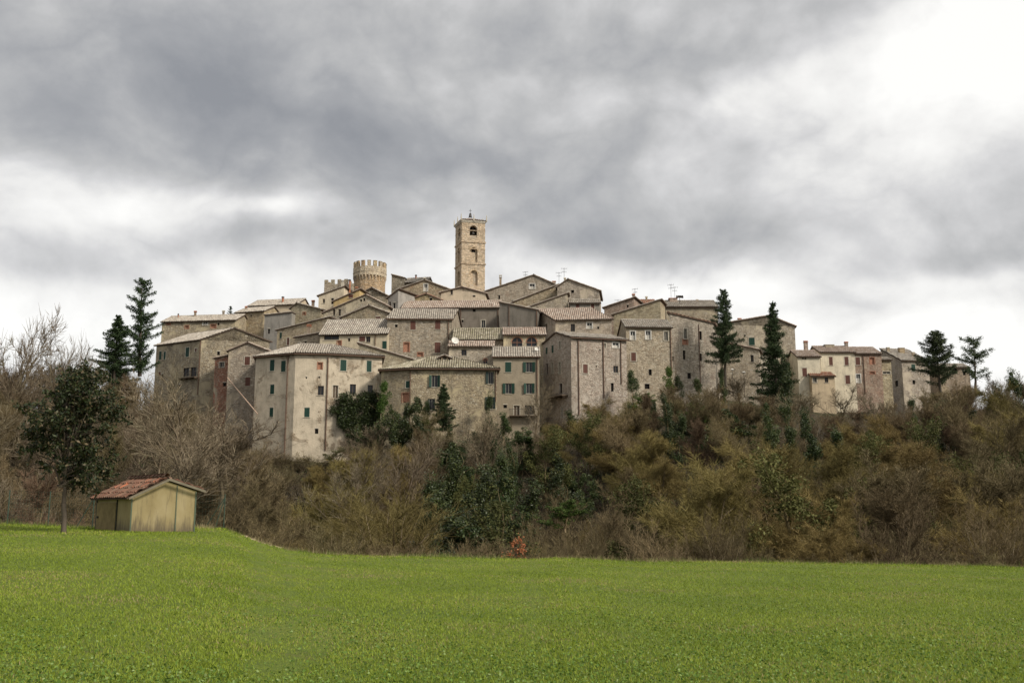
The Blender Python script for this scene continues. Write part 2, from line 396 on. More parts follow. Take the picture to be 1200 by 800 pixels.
# earth under the woods
m, t, b = new_mat('leaf_litter_earth')
ob = t.node('ShaderNodeTexCoord').outputs['Object']
c = t.ramp(t.noise(ob, 1.3, 7, 0.65), [(0.3, (0.024, 0.019, 0.012)), (0.5, (0.050, 0.039, 0.023)), (0.7, (0.085, 0.068, 0.038))])
c = t.mix(t.maprange(t.noise(ob, 0.16, 5, 0.6), 0.50, 0.62, 0, 0.8), c, (0.05, 0.062, 0.022))
t.set(b.inputs['Base Color'], c)
bp = t.node('ShaderNodeBump'); bp.inputs['Distance'].default_value = 0.3; t.set(bp.inputs['Height'], t.noise(ob, 3, 6, 0.7)); t.l.new(bp.outputs[0], b.inputs['Normal'])
M_earth = m
m, t, b = new_mat('field_turf')
ob = t.node('ShaderNodeTexCoord').outputs['Object']
n1 = t.noise(t.vmul(ob, (0.35, 1.0, 1.0)), 0.45, 6, 0.62)
n2 = t.noise(ob, 14.0, 5, 0.7)
c = t.ramp(n1, [(0.28, (0.105, 0.150, 0.014)), (0.5, (0.150, 0.195, 0.020)), (0.72, (0.185, 0.215, 0.030))])
c = t.mix(t.maprange(n2, 0.34, 0.66, 0, 0.8), c, (0.045, 0.075, 0.012))  # turf darkened so its colour carries the shade beneath the blades
n3 = t.noise(t.vmul(ob, (0.5, 1.4, 1.0)), 0.75, 7, 0.7, 0.5)
c = t.mix(t.math('MULTIPLY', t.maprange(n3, 0.56, 0.68, 0, 1), t.maprange(t.noise(ob, 5.0, 4, 0.7), 0.4, 0.65, 0.1, 0.9)), c, (0.16, 0.115, 0.055))
t.set(b.inputs['Base Color'], c)
bp = t.node('ShaderNodeBump'); bp.inputs['Distance'].default_value = 0.05; t.set(bp.inputs['Height'], n2); t.l.new(bp.outputs[0], b.inputs['Normal'])
M_turf = m
g = MB(); g.poly([(-6000, -3000, -16), (6000, -3000, -16), (6000, 9000, -16), (-6000, 9000, -16)])
tag(g.build('ground', M_earth), kind='structure')
def edge_fall(X, Y):
    z = ground_z(X, Y)
    e = np.maximum(np.abs(X) - 250, 0) / 60 + np.maximum(Y - 380, 0) / 60 + np.maximum(-40 - Y, 0) / 25
    z = z * np.clip(1 - e, 0, 1) - 17 * np.clip(e, 0, 1)
    return np.where(Y < DC + 2.0, z - 0.5, z)
tag(grid_mesh('hillside', np.arange(-312, 313, 3.0), np.arange(-66, 442, 3.0), edge_fall, M_earth), kind='structure')
tag(grid_mesh('field', np.arange(-90, 90.1, 0.75), np.arange(-50, DC + 3.6, 0.5), field_z, M_turf), kind='structure')
# ------------------------------------------------------------------ building kit
TILE_U, TILE_V = 0.36, 0.48
PROF = [(0.0, 0.0), (0.16, 0.01), (0.30, 0.085), (0.5, 0.125), (0.70, 0.085), (0.84, 0.01)]
rt = random.Random(5)
def tiles(mb, pts, tu=TILE_U, tv=TILE_V, amp=1.0, soffit=True, thick=0.13):
    """lay rows of clay tiles on the plane polygon pts; pts[0]-pts[1] is the eave"""
    P = [Vector(p) for p in pts]
    A, B = P[0], P[1]
    ud = (B - A).normalized(); far = sum(P[2:], Vector()) / len(P[2:])
    n = ud.cross(far - A).normalized()
    if n.z < 0: n = -n
    vd = n.cross(ud)
    if vd.dot(far - A) < 0: vd = -vd
    q = [((p - A).dot(ud), (p - A).dot(vd)) for p in P]
    umin, umax = min(a for a, _ in q), max(a for a, _ in q)
    vmax = max(b for _, b in q)
    def span(u):
        vs = []
        for i in range(len(q)):
            (u0, v0), (u1, v1) = q[i], q[(i + 1) % len(q)]
            if abs(u1 - u0) < 1e-9: continue
            s = (u - u0) / (u1 - u0)
            if -1e-6 <= s <= 1 + 1e-6: vs.append(v0 + (v1 - v0) * s)
        return (min(vs), max(vs)) if len(vs) >= 2 else None
    nc = max(1, int(round((umax - umin) / tu))); tu = (umax - umin) / nc
    us = []
    for c in range(nc):
        for (a, h) in PROF: us.append((umin + (c + a) * tu, h, c))
    us.append((umax, 0.0, nc - 1))
    nr = max(1, int(math.ceil(vmax / tv)))
    off = rt.randint(0, 500)
    jit = {}
    grid = []
    for (u, h, c) in us:
        sp_ = span(min(max(u, umin + 1e-4), umax - 1e-4)) or (0, 0)
        col = []
        for r in range(nr):
            j = jit.setdefault((c, r), (rt.uniform(-0.012, 0.022), rt.uniform(-0.03, 0.03)))
            for (e, lift) in ((0.0, 0.045), (0.97, 0.0)):
                v = min(max((r + e) * tv + (j[1] if e == 0.0 and r > 0 else 0), sp_[0]), sp_[1])
                pt = A + ud * u + vd * v + n * (0.02 + h * amp + lift + j[0])
                col.append(mb.p(pt))
        grid.append(col)
    for k in range(len(us) - 1):
        c = us[k][2]
        for r in range(nr * 2 - 1):
            a, b_, c_, d = grid[k][r], grid[k + 1][r], grid[k + 1][r + 1], grid[k][r + 1]
            if mb.v[a] == mb.v[d] and mb.v[b_] == mb.v[c_]: continue
            mb.f.append([a, b_, c_, d]); mb.mi.append(0); rr = r // 2 + 0.5; f0 = c + off + .004 + PROF[k % len(PROF)][0] * .99; f1 = c + off + .004 + (PROF[k % len(PROF) + 1][0] if k % len(PROF) + 1 < len(PROF) else .995) * .99
            mb.uv.append([(f0, rr), (f1, rr), (f1, rr), (f0, rr)])
    if soffit:                                     # timber deck under the tiles
        top = [p + n * 0.015 for p in P]; bot = [p - n * thick for p in P]
        mb.m = 1; mb.poly(top); mb.poly(bot[::-1])
        for i in range(len(P)):
            j = (i + 1) % len(P); mb.poly([bot[i], bot[j], top[j], top[i]])
        mb.m = 0
def ridge_tiles(mb, a, b, r=0.13):
    a, b = Vector(a), Vector(b); L = (b - a).length; n = max(1, int(L / 0.42)); d = (b - a) / n
    up = Vector((0, 0, 1)); side = d.cross(up).normalized()
    off = rt.randint(0, 500)
    for i in range(n):
        p0, p1 = a + d * i, a + d * (i + 1.08); z0, z1 = 0.06 + rt.uniform(0, .02), 0.03
        ring0 = [p0 + side * math.cos(t) * r * 1.1 + up * (math.sin(t) * r + z0) for t in [math.pi * k / 4 for k in range(5)]]
        ring1 = [p1 + side * math.cos(t) * r * 0.9 + up * (math.sin(t) * r * .9 + z1) for t in [math.pi * k / 4 for k in range(5)]]
        for k in range(4): mb.poly([ring0[k], ring0[k + 1], ring1[k + 1], ring1[k]], [(off + i + .5, 990.5)] * 4)

def cut(wall, cutter):
    if not cutter.v: return
    c = bpy.data.objects.new('cutter', cutter.mesh('cutter', [])); COL.objects.link(c); c.parent = wall.parent
    md = wall.modifiers.new('cut', 'BOOLEAN'); md.operation = 'DIFFERENCE'; md.object = c; md.solver = 'EXACT'
    bpy.context.view_layer.update(); dg = bpy.context.evaluated_depsgraph_get(); dg.update()
    me = bpy.data.meshes.new_from_object(wall.evaluated_get(dg)); wall.modifiers.clear(); old = wall.data
    wall.data = me; bpy.data.meshes.remove(old); cm = c.data; bpy.data.objects.remove(c); bpy.data.meshes.remove(cm)

class Face:
    """vertical wall plane: p0 -> p1 (xy) seen from outside with p0 on the left"""
    def __init__(s, p0, p1):
        s.p0 = Vector((p0[0], p0[1], 0)); s.p1 = Vector((p1[0], p1[1], 0))
        s.u = (s.p1 - s.p0).normalized(); s.n = Vector((s.u.y, -s.u.x, 0)); s.L = (s.p1 - s.p0).length
    def hit(s, px, py):
        d = Vector(ray(px, py)); o = Vector((0, 0, EYE))
        t = (s.p0 - o).dot(s.n) / d.dot(s.n); p = o + d * t
        return (p - s.p0).dot(s.u), p.z, t * (d.y * cp + d.z * sp), abs(d.normalized().dot(s.n))
    def mat(s, u, z, org):
        """local frame: x right, y into the wall, z up, origin on the wall surface"""
        p = s.p0 + s.u * u; p.z = z; p -= org
        return Matrix(((s.u.x, -s.n.x, 0, p.x), (s.u.y, -s.n.y, 0, p.y), (0, 0, 1, p.z), (0, 0, 0, 1)))

def window(root, fc, org, cutter, px, py, w_, h_, st, label=None):
    u, z, dep, cs = fc.hit(px, py)
    if not (0.05 < u < fc.L - 0.05): u = min(max(u, 0.4), fc.L - 0.4)
    W_, H_ = w_ * dep / F / max(cs, 0.35), h_ * dep / F * 1.0
    M = fc.mat(u, z - H_ / 2, org)
    opn = W_ * 0.5 if st in ('G', 'Q') else W_
    rec = 0.24
    cutter.M = M
    a = opn / 2
    if st == 'a':
        n = 10; pts = [(-a, 0), (a, 0)] + [(a * math.cos(t), H_ - a + a * math.sin(t)) for t in [math.pi * k / n for k in range(n + 1)]]
        # extrude the arch outline through the wall
        f0 = [cutter.p((x, -0.2, zz)) for x, zz in pts]; f1 = [cutter.p((x, rec, zz)) for x, zz in pts]
        cutter.f += [f0, f1[::-1]]; cutter.mi += [0, 0]; cutter.uv += [None, None]
        for i in range(len(pts)):
            j = (i + 1) % len(pts); cutter.f.append([f0[i], f1[i], f1[j], f0[j]]); cutter.mi.append(0); cutter.uv.append(None)
    else:
        cutter.box((-a, -0.2, 0), (a, rec, H_))
    # surround / frame
    fr = MB(); fr.M = M
    kind = {'w': M_lstone, 'b': M_bbrick, 'G': M_frame, 'g': M_lstone, 'r': M_lstone, 'k': M_wood, 'd': M_lstone, 'a': M_bbrick, 'D': M_lstone, 'Q': M_frame, 'W': M_white}[st]
    e = 0.13 if st in 'wWbr' else 0.09
    pr = -0.035
    name = 'door' if st == 'D' else 'window'
    bw = 0.06
    if st in ('w', 'W', 'b', 'g', 'r', 'D', 'G', 'Q'):
        if st in 'wWbD' or (st in 'gr' and rt.random() < 0.5):
            fr.box((-a - e, pr, -0.02), (-a - 0.003, 0.05, H_ + 0.02)); fr.box((a + 0.003, pr, -0.02), (a + e, 0.05, H_ + 0.02))
            fr.box((-a - e, pr - .004, H_ + 0.022), (a + e, 0.05, H_ + e))
    if st in 'wWkGQD' :
        y0, y1 = rec - 0.10, rec - 0.04
        fr.box((-a + .003, y0, 0.003), (-a + bw, y1, H_ - .003)); fr.box((a - bw, y0, 0.003), (a - .003, y1, H_ - .003))
        fr.box((-a + bw, y0, 0.003), (a - bw, y1, bw)); fr.box((-a + bw, y0, H_ - bw), (a - bw, y1, H_ - .003))
        fr.box((-0.03, y0 + .005, bw), (0.03, y1 - .005, H_ - bw))
    if st == 'a':
        fr.box((-0.03, rec - .1, 0.02), (0.03, rec - .04, H_ - .03)); fr.box((-a + .02, rec - .1, H_ - a - .03), (a - .02, rec - .041, H_ - a + .03))
        for k in range(8):
            t0, t1 = math.pi * k / 8, math.pi * (k + 1) / 8
            q = [(r_ * math.cos(t_), H_ - a + r_ * math.sin(t_)) for r_, t_ in ((a, t0), (a + .14, t0), (a + .14, t1), (a, t1))]
            fr.poly([(x, -0.03, zz) for x, zz in q]); fr.poly([(q[1][0], -0.03, q[1][1]), (q[1][0], .05, q[1][1]), (q[2][0], .05, q[2][1]), (q[2][0], -0.03, q[2][1])])
    if not fr.v:
        fr.box((-a - e, pr, H_ + .003), (a + e, 0.05, H_ + 0.12))
    fo = fr.build(name, kind, root, label)
    # sill
    if st in 'wWkgrGQ':
        s_ = MB(); s_.M = M; s_.box((-a - 0.12, -0.09, -0.09), (a + 0.12, 0.06, -0.022)); s_.build('sill', M_lstone, fo)
    # pane or dark
    pn = MB(); pn.M = M
    if st == 'a':
        pn.poly([(x * .99, rec - .02, zz * .99) for x, zz in [(-a, 0), (a, 0)] + [(a * math.cos(t), H_ - a + a * math.sin(t)) for t in [math.pi * k / 10 for k in range(11)]]])
    else:
        pn.poly([(-a + .004, rec - .02, .004), (a - .004, rec - .02, .004), (a - .004, rec - .02, H_ - .004), (-a + .004, rec - .02, H_ - .004)])
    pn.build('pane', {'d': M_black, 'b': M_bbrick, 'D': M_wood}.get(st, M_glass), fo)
    if st == 'W':
        c = MB(); c.M = M; c.box((-a + .07, rec - .032, .08), (a - .07, rec - .026, H_ * .55)); c.build('curtain', M_curtain, fo)
    if st in 'grGQ':
        mm = {'g': M_green, 'G': M_green, 'r': M_brown, 'Q': M_dgreen}[st]
        for s in (-1, 1):
            sh = MB()
            if st in 'gr':
                sh.M = M; x0, x1 = (-a + .01, -.012) if s < 0 else (.012, a - .01); y = 0.0
            else:
                # hinged open, a little off the wall
                wd = a - .01; ang = math.radians(rt.choice([172, 165, 150])) if st == 'G' else math.radians(rt.choice([100, 168]))
                R = Matrix.Translation((s * (a + .01), -.03, 0)) @ Matrix.Rotation(-s * (math.pi - ang), 4, 'Z')
                sh.M = M @ R; x0, x1 = (0, wd) if s > 0 else (-wd, 0); y = -0.02
            sh.box((x0, y, .01), (x1, y + .03, H_ - .01))
            x0i, x1i = x0 + .06, x1 - .06
            if x1i > x0i:
                k = max(3, int(H_ / .14))
                for i in range(k):
                    zz = .08 + (H_ - .2) * i / k; sh.box((x0i, y - .018, zz), (x1i, y - .001, zz + (H_ - .2) / k * .6))
            sh.build('shutter', mm, fo)
    return fo

def chimney(root, org, px, py, w_, h_, st, Y, roof_drop=1.2):
    top = at(px, py, Y) - org; dep = Y / cp
    W_ = w_ * dep / F; H_ = h_ * dep / F
    c = MB(); a = W_ / 2; x, y, z = top
    capm = M_terra if st == 'brick' else M_lstone
    if st in ('stone', 'brick', 'pipe', 'white'):
        n = 0.08
        c.box((x - a, y - a, z - H_ - roof_drop), (x + a, y + a, z - H_ * .22 - .02))
        o = c.build('chimney', {'stone': WM['stone'], 'brick': WM['brick'], 'pipe': M_lstone, 'white': WM['pale']}[st], root)
        q = MB(); zc = z - H_ * .22
        q.box((x - a - n, y - a - n, zc - .02), (x + a + n, y + a + n, zc + .06))
        for sx in (-1, 1):
            for sy in (-1, 1): q.box((x + sx * a * .8 - .05, y + sy * a * .8 - .05, zc + .06), (x + sx * a * .8 + .05, y + sy * a * .8 + .05, z - .08))
        # little tiled hat
        q.poly([(x - a - n, y - a - n, z - .08), (x + a + n, y - a - n, z - .08), (x + a + n, y, z + .08), (x - a - n, y, z + .08)])
        q.poly([(x + a + n, y + a + n, z - .08), (x - a - n, y + a + n, z - .08), (x - a - n, y, z + .08), (x + a + n, y, z + .08)])
        q.poly([(x - a - n, y - a - n, z - .081), (x - a - n, y + a + n, z - .081), (x + a + n, y + a + n, z - .081), (x + a + n, y - a - n, z - .081)])
        q.build('chimney_cap', capm, o)
    else:                                   # round flue with a cowl
        c.tube((x, y, z - H_ - roof_drop), (x, y, z - .25), a * .8, n=10); o = c.build('chimney', M_terra, root)
        q = MB(); q.tube((x, y, z - .25), (x, y, z - .05), a * 1.25, a * 1.1, 10); q.tube((x, y, z - .05), (x, y, z + .06), a * 1.1, a * .2, 10); q.build('chimney_cap', M_iron, o)

def antenna(root, org, px, py, h_, Y, arms=4):
    top = at(px, py, Y) - org; H_ = h_ * Y / F; x, y, z = top
    a = MB(); a.tube((x, y, z - H_ - .8), (x, y, z), .028, n=6)
    ang = rt.uniform(-.6, .6); d = Vector((math.cos(ang), math.sin(ang), 0)); e = Vector((-d.y, d.x, 0))
    for zz, L in ((z - .12, 1.1), (z - .75, .8)):
        p = Vector((x, y, zz)); a.tube(p - d * L * .5, p + d * L * .5, .02, n=5)
        for k in range(arms): q = p + d * L * (k / (arms - 1) - .5); a.tube(q - e * .3 - Vector((0, 0, .0)), q + e * .3, .014, n=4)
        for k in range(arms): q = p + d * L * (k / (arms - 1) - .5); a.tube(q - Vector((0, 0, .22)), q + Vector((0, 0, .22)), .014, n=4)
    a.build('antenna', M_iron, root)

def pipe(root, fc, org, px, py0, py1, r=.075, mat=None):
    u, z0, dep, _ = fc.hit(px, py0); _, z1, _, _ = fc.hit(px, py1)
    M = fc.mat(u, 0, org); c = MB(); c.M = M
    c.tube((0, -.10, z1), (0, -.10, z0), r, n=7)
    for k in range(int((z0 - z1) / 2.2) + 1): c.box((-r - .03, -.14, z1 + k * 2.2 + .3), (r + .03, -.004, z1 + k * 2.2 + .36))
    c.build('downpipe', mat or M_pipe, root)

HOUSES = {}
def H(label, name, A, B, ey, roof, wall='stone', tile='grey', S=None, dep=8, wins=(), side_wins=(), chims=(), pipes=(), side_pipes=(), ants=(), oh=.38, base=None, gutter=False, cat='house', verge=.22):
    """A, B: (px, distance) of the front wall's ends, seen at eave height ey; S: far end of the visible side wall"""
    a = at(A[0], ey, A[1]); 
    z0 = a.z
    def pt(px, Y):                                   # point at eave height in column px at distance Y
        d = Y * cp + (z0 - EYE) * sp; return Vector(((px - 600) / F * d, Y))
    a, b = pt(*A), pt(*B)
    if S is not None:
        s = pt(*S)
        if S[0] < A[0]: d_ = s; c_ = b + (s - a)
        else: c_ = s; d_ = a + (s - b)
    else:
        n = Vector((-(b - a).y, (b - a).x)).normalized(); d_ = a + n * dep; c_ = b + n * dep
    Q = [a, b, c_, d_]
    zb = min(gz(q.x, q.y) for q in Q) - 1.5 if base is None else base
    org = Vector((a.x, a.y, zb))
    root = empty(name, org); tag(root, label, cat)
    L = lambda v, z: Vector((v.x - org.x, v.y - org.y, z - org.z))
    def P(u, v): return a * (1 - u) * (1 - v) + b * u * (1 - v) + c_ * u * v + d_ * (1 - u) * v
    wb = MB(); rb = MB()
    front = Face(a, b); rgt = Face(b, c_); lft = Face(d_, a)
    Wd, Dp = (b - a).length, (d_ - a).length
    k = roof[0]
    def zat(v, py): return zof(py, v.y)
    ou, ov = verge / Wd, oh / Dp
    if k == 'P':
        t = roof[2] if len(roof) > 2 else 0.5
        rp = P(0, t); zr = zat(rp, roof[1]); zbk = z0 if t < .99 else zr
        if zr < z0 + .3: zr = z0 + .3
        tops = [(0, 0, z0), (1, 0, z0), (1, t, zr), (1, 1, zbk), (0, 1, zbk), (0, t, zr)] if t < .99 else [(0, 0, z0), (1, 0, z0), (1, 1, zr), (0, 1, zr)]
        base_q = [P(u, v) for u, v, _ in tops]
        g1 = (zr - z0) / (t * Dp)
        wb.prism([tuple(L(p, 0).xy) for p in base_q], 0, [zz - zb - .14 for _, _, zz in tops])
        tiles(rb, [L(P(-ou, -ov), z0 - g1 * oh), L(P(1 + ou, -ov), z0 - g1 * oh), L(P(1 + ou, t), zr), L(P(-ou, t), zr)])
        if t < .99:
            g2 = (zr - zbk) / ((1 - t) * Dp)
            tiles(rb, [L(P(1 + ou, 1 + ov), zbk - g2 * oh), L(P(-ou, 1 + ov), zbk - g2 * oh), L(P(-ou, t), zr), L(P(1 + ou, t), zr)])
        ridge_tiles(rb, L(P(-ou, t), zr), L(P(1 + ou, t), zr))
        zeb = z0
    elif k == 'G':
        z1 = zat(b, roof[3]); ax = roof[1]; t = .5
        for _ in range(4):
            p = P(t, 0); zz = zat(p, roof[2]); d = p.y * cp + (zz - EYE) * sp
            # solve along the front for the picture column
            q0, q1 = (a.x - (ax - 600) / F * (a.y * cp + (zz - EYE) * sp)), (b.x - (ax - 600) / F * (b.y * cp + (zz - EYE) * sp))
            t = q0 / (q0 - q1)
        t = min(max(t, .04), .96); zr = zat(P(t, 0), roof[2])
        tops = [(0, 0, z0), (t, 0, zr), (1, 0, z1)]
        base_q = [P(0, 0), P(t, 0), P(1, 0), P(1, 1), P(t, 1), P(0, 1)]
        wb.prism([tuple(L(p, 0).xy) for p in base_q], 0, [zz - zb - .14 for zz in (z0, zr, z1, z1, zr, z0)])
        gl, gr = (zr - z0) / (t * Wd), (zr - z1) / ((1 - t) * Wd)
        oe = oh / Wd; vo = verge / Dp
        tiles(rb, [L(P(-oe, 1 + vo), z0 - gl * oh), L(P(-oe, -vo), z0 - gl * oh), L(P(t, -vo), zr), L(P(t, 1 + vo), zr)])
        tiles(rb, [L(P(1 + oe, -vo), z1 - gr * oh), L(P(1 + oe, 1 + vo), z1 - gr * oh), L(P(t, 1 + vo), zr), L(P(t, -vo), zr)])
        ridge_tiles(rb, L(P(t, -vo), zr), L(P(t, 1 + vo), zr))
    elif k == 'M':
        z1 = zat(b, roof[1])
        wb.prism([tuple(L(p, 0).xy) for p in Q], 0, [zz - zb - .14 for zz in (z0, z1, z1, z0)])
        gg = (z1 - z0) / Wd; oe = oh / Wd; vo = verge / Dp
        lo, hi = L(P(-oe, -vo), z0 - gg * oh), L(P(1 + oe, -vo), z1 + gg * oh)
        lo2, hi2 = L(P(-oe, 1 + vo), z0 - gg * oh), L(P(1 + oe, 1 + vo), z1 + gg * oh)
        if z1 > z0: tiles(rb, [lo2, lo, hi, hi2])
        else: tiles(rb, [hi, hi2, lo2, lo])
    elif k == 'H':
        ins = roof[2]; zr = zat(P(.5, .5), roof[1])
        wb.prism([tuple(L(p, 0).xy) for p in Q], 0, z0 - zb - .14)
        g1 = (zr - z0) / (.5 * Dp); e = g1 * oh; oe = oh / Wd
        p = [L(P(-oe, -ov), z0 - e), L(P(1 + oe, -ov), z0 - e), L(P(1 + oe, 1 + ov), z0 - e), L(P(-oe, 1 + ov), z0 - e)]
        r0, r1 = L(P(ins, .5), zr), L(P(1 - ins, .5), zr)
        tiles(rb, [p[0], p[1], r1, r0]); tiles(rb, [p[2], p[3], r0, r1]); tiles(rb, [p[1], p[2], r1]); tiles(rb, [p[3], p[0], r0])
        ridge_tiles(rb, r0, r1)
        for i, r in ((0, r0), (3, r0), (1, r1), (2, r1)): ridge_tiles(rb, p[i], r)
    elif k == 'F':                                   # flat, with or without merlons
        wb.prism([tuple(L(p, 0).xy) for p in Q], 0, z0 - zb)
    wo = wb.build('wall', WM[wall], root)
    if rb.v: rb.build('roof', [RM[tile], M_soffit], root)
    if k == 'F' and len(roof) > 1:
        mw, mh, nm = roof[1], roof[2], roof[3]
        for (p0, p1, nn) in ((a, b, nm), (b, c_, max(3, nm // 2)), (c_, d_, nm), (d_, a, max(3, nm // 2))):
            f = Face(p0, p1)
            for i in range(nn):
                uu = (f.L - mw) * i / (nn - 1); cr = MB(); cr.M = f.mat(uu, z0, org); cr.box((.002, .003, 0.002), (mw - .002, .45, mh)); cr.build('merlon', WM[wall], root)
    cutter = MB()
    for wn in wins: window(root, front, org, cutter, *wn)
    sf = lft if (S is not None and S[0] < A[0]) else rgt
    for wn in side_wins: window(root, sf, org, cutter, *wn)
    cut(wo, cutter)
    for c in chims:
        Y = c[5] if len(c) > 5 else P(.5, .45).y
        chimney(root, org, *c[:5], Y)
    for p in pipes: pipe(root, front, org, *p)
    for p in side_pipes: pipe(root, sf, org, *p)
    for n_ in ants: antenna(root, org, *n_[:3], P(.5, .5).y)
    if gutter:
        g_ = MB(); g_.tube(L(P(-ou, -ov), z0 - .22), L(P(1 + ou, -ov), z0 - .22), .075, n=8); g_.build('gutter', M_pipe, root)
    HOUSES[label] = (root, org, front, sf, P, z0)
    return root

def poly_house(label, name, pts, nfront, ey, ridge, planes, wall, tile, wins=(), pipes=(), chims=(), base_drop=1.5, oh=.45, cat='house'):
    """many-sided footprint: pts [(px, distance)] anticlockwise from the left end of the front; one eave height"""
    z0 = zof(ey, pts[0][1])
    V = []
    for px, Y in pts:
        d = Y * cp + (z0 - EYE) * sp; V.append(Vector(((px - 600) / F * d, Y)))
    zb = min(gz(v.x, v.y) for v in V) - base_drop
    org = Vector((V[0].x, V[0].y, zb)); root = empty(name, org); tag(root, label, cat)
    loc = lambda v, z: Vector((v.x - org.x, v.y - org.y, z - zb))
    wb = MB(); wb.prism([tuple(loc(v, 0).xy) for v in V], 0, z0 - zb - .14)
    wo = wb.build('wall', WM[wall], root)
    R = []
    for px, Y, py in ridge:
        z = zof(py, Y); d = Y * cp + (z - EYE) * sp; R.append(Vector(((px - 600) / F * d, Y, z)))
    cen = sum(V, Vector((0, 0))) / len(V)
    E = []
    n = len(V)
    for i, v in enumerate(V):                         # push the eaves out past the walls
        e0 = (v - V[i - 1]).normalized(); e1 = (V[(i + 1) % n] - v).normalized()
        n0 = Vector((e0.y, -e0.x)); n1 = Vector((e1.y, -e1.x)); m_ = (n0 + n1); m_ = m_ / max(m_.length_squared / 2, .5)
        E.append(v + m_ * oh)
    drop = .15
    rb = MB()
    for pl in planes:
        q = [loc(E[i], z0 - drop) if i < 100 else loc(R[i - 100].xy, R[i - 100].z) for i in pl]
        tiles(rb, q)
    for i in range(len(R) - 1): ridge_tiles(rb, loc(R[i].xy, R[i].z), loc(R[i + 1].xy, R[i + 1].z))
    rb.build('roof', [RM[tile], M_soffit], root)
    faces = [Face(V[i], V[i + 1]) for i in range(nfront)]
    cutter = MB()
    for wn in wins: window(root, faces[wn[0]], org, cutter, *wn[1:])
    cut(wo, cutter)
    for p in pipes: pipe(root, faces[p[0]], org, *p[1:])
    for c in chims: chimney(root, org, *c)
    for i in range(nfront):
        g_ = MB(); g_.tube(loc(E[i], z0 - .32), loc(E[i + 1], z0 - .32), .07, n=8); g_.build('gutter', M_pipe, root)
    HOUSES[label] = (root, org, faces, z0)
    return root
# ------------------------------------------------------------------ the village, front row first
poly_house('tall pale rendered house with bent front and grey tiled roof, lowest at the left', 'rendered_house',
    [(300, 153.5), (346.5, 150), (386, 150.6), (448, 153.2), (446, 160), (304, 161)], 3, 417, [(352, 156.5, 403), (392, 156.8, 404.5)],
    [(0, 1, 100), (1, 2, 101, 100), (2, 3, 101), (3, 4, 101), (4, 5, 100, 101), (5, 0, 100)], 'old', 'grey',
    wins=[(0, 319, 428, 5, 13, 'g'), (0, 332, 429, 5, 13, 'g'), (0, 319, 456, 4.5, 11, 'g'), (0, 318, 483, 4, 11, 'g'), (1, 375.9, 457.4, 7, 11, 'k'), (1, 359.7, 483, 6, 11, 'g'),
          (1, 371, 505, 4, 6, 'd'), (1, 359, 442.5, 1.6, 2.2, 'd'), (1, 374, 442, 1.6, 2.2, 'd'), (1, 375, 429, 5, 8, 'b'),
          (2, 402.4, 428, 7, 13, 'g'), (2, 432.6, 429, 5.5, 13, 'g'), (2, 393, 459, 6, 15, 'D'), (2, 413.5, 456, 7, 12, 'k'), (2, 433.9, 456.5, 6, 11, 'k')],
    pipes=[(0, 338, 418, 538, .09), (1, 384.6, 418, 528, .09)])
poly_house('broad tan house with a low mossy hipped roof rising from the ivy', 'stone_house',
    [(447, 150), (482, 148.2), (582.5, 148.6), (579, 159), (453, 160)], 2, 432.5, [(503, 154, 418.5), (528, 154, 418)],
    [(0, 1, 100), (1, 2, 101, 100), (2, 3, 101), (3, 4, 100, 101), (4, 0, 100)], 'tan', 'moss',
    wins=[(1, 509.3, 446.5, 13.5, 14, 'G'), (1, 575, 442.5, 11.5, 14, 'Q'), (1, 506, 473.5, 13, 13, 'Q'), (1, 574.5, 472, 12, 14, 'Q'), (0, 478, 450.3, 5, 8, 'g'), (0, 475, 466, 7, 11, 'b'), (1, 565, 509.6, 4, 7, 'd')],
    pipes=[(0, 481.2, 434, 500, .07), (1, 581, 434, 470, .07)], oh=.5)
H('taupe rendered house with green shutters and an iron balcony in the recess', 'rendered_house', (578, 153), (632, 153), 417, ('P', 407), 'taupe', 'grey', dep=6.2,
  wins=[(595.5, 430, 7, 12, 'g'), (620, 430, 14, 12, 'G'), (596, 455, 14, 12, 'G'), (620, 455, 13, 12, 'G'), (592, 476, 4, 4, 'd'), (605.5, 481, 7, 12, 'D'), (620.5, 480, 11, 11, 'k')], pipes=[(629.3, 417, 475, .09)], gutter=True)
H('tall stone house with three long downpipes and rust stained wall beside the narrow recess', 'stone_house', (669, 153), (734, 155.6), 394.5, ('P', 389.5), 'pink', 'grey', S=(634.5, 161),
  wins=[(686, 432, 5.5, 10.5, 'r'), (721.6, 432.5, 5.5, 8, 'k'), (721.5, 404.5, 7, 6, 'W'), (708.7, 404.5, 2.5, 4.5, 'w'), (717.6, 453.5, 3.2, 10, 'd'), (703, 410, 1.5, 2, 'd'), (699, 429, 1.5, 2, 'd')],
  side_wins=[(656, 404, 2, 9, 'w'), (647.5, 409, 2.2, 9, 'g'), (640.5, 411, 2, 8, 'g'), (656, 431, 2.2, 14, 'w'), (647.5, 431, 2.2, 13, 'w'), (641, 432, 2, 13, 'd'), (657, 455, 3.2, 12, 'd'), (645, 457, 2.2, 12, 'd'), (658.5, 483, 2, 13, 'w')],
  pipes=[(677.4, 396, 486, .09), (706.5, 396, 466, .09), (727, 397, 450, .08)], gutter=True)
H('stone house with three white framed windows in a row under a short tiled eave', 'stone_house', (733.5, 157.5), (787, 158), 382.5, ('P', 374.5), 'pink', 'grey', dep=7,
  wins=[(741.6, 393, 5.5, 10, 'W'), (759.6, 392.7, 5.5, 10, 'W'), (780.6, 393.7, 4.5, 10.5, 'w'), (742.4, 418, 5.5, 10, 'r'), (762, 436, 3.5, 7, 'd'), (758.5, 452.5, 5.5, 6, 'd')], pipes=[(785.5, 385, 440, .08)])
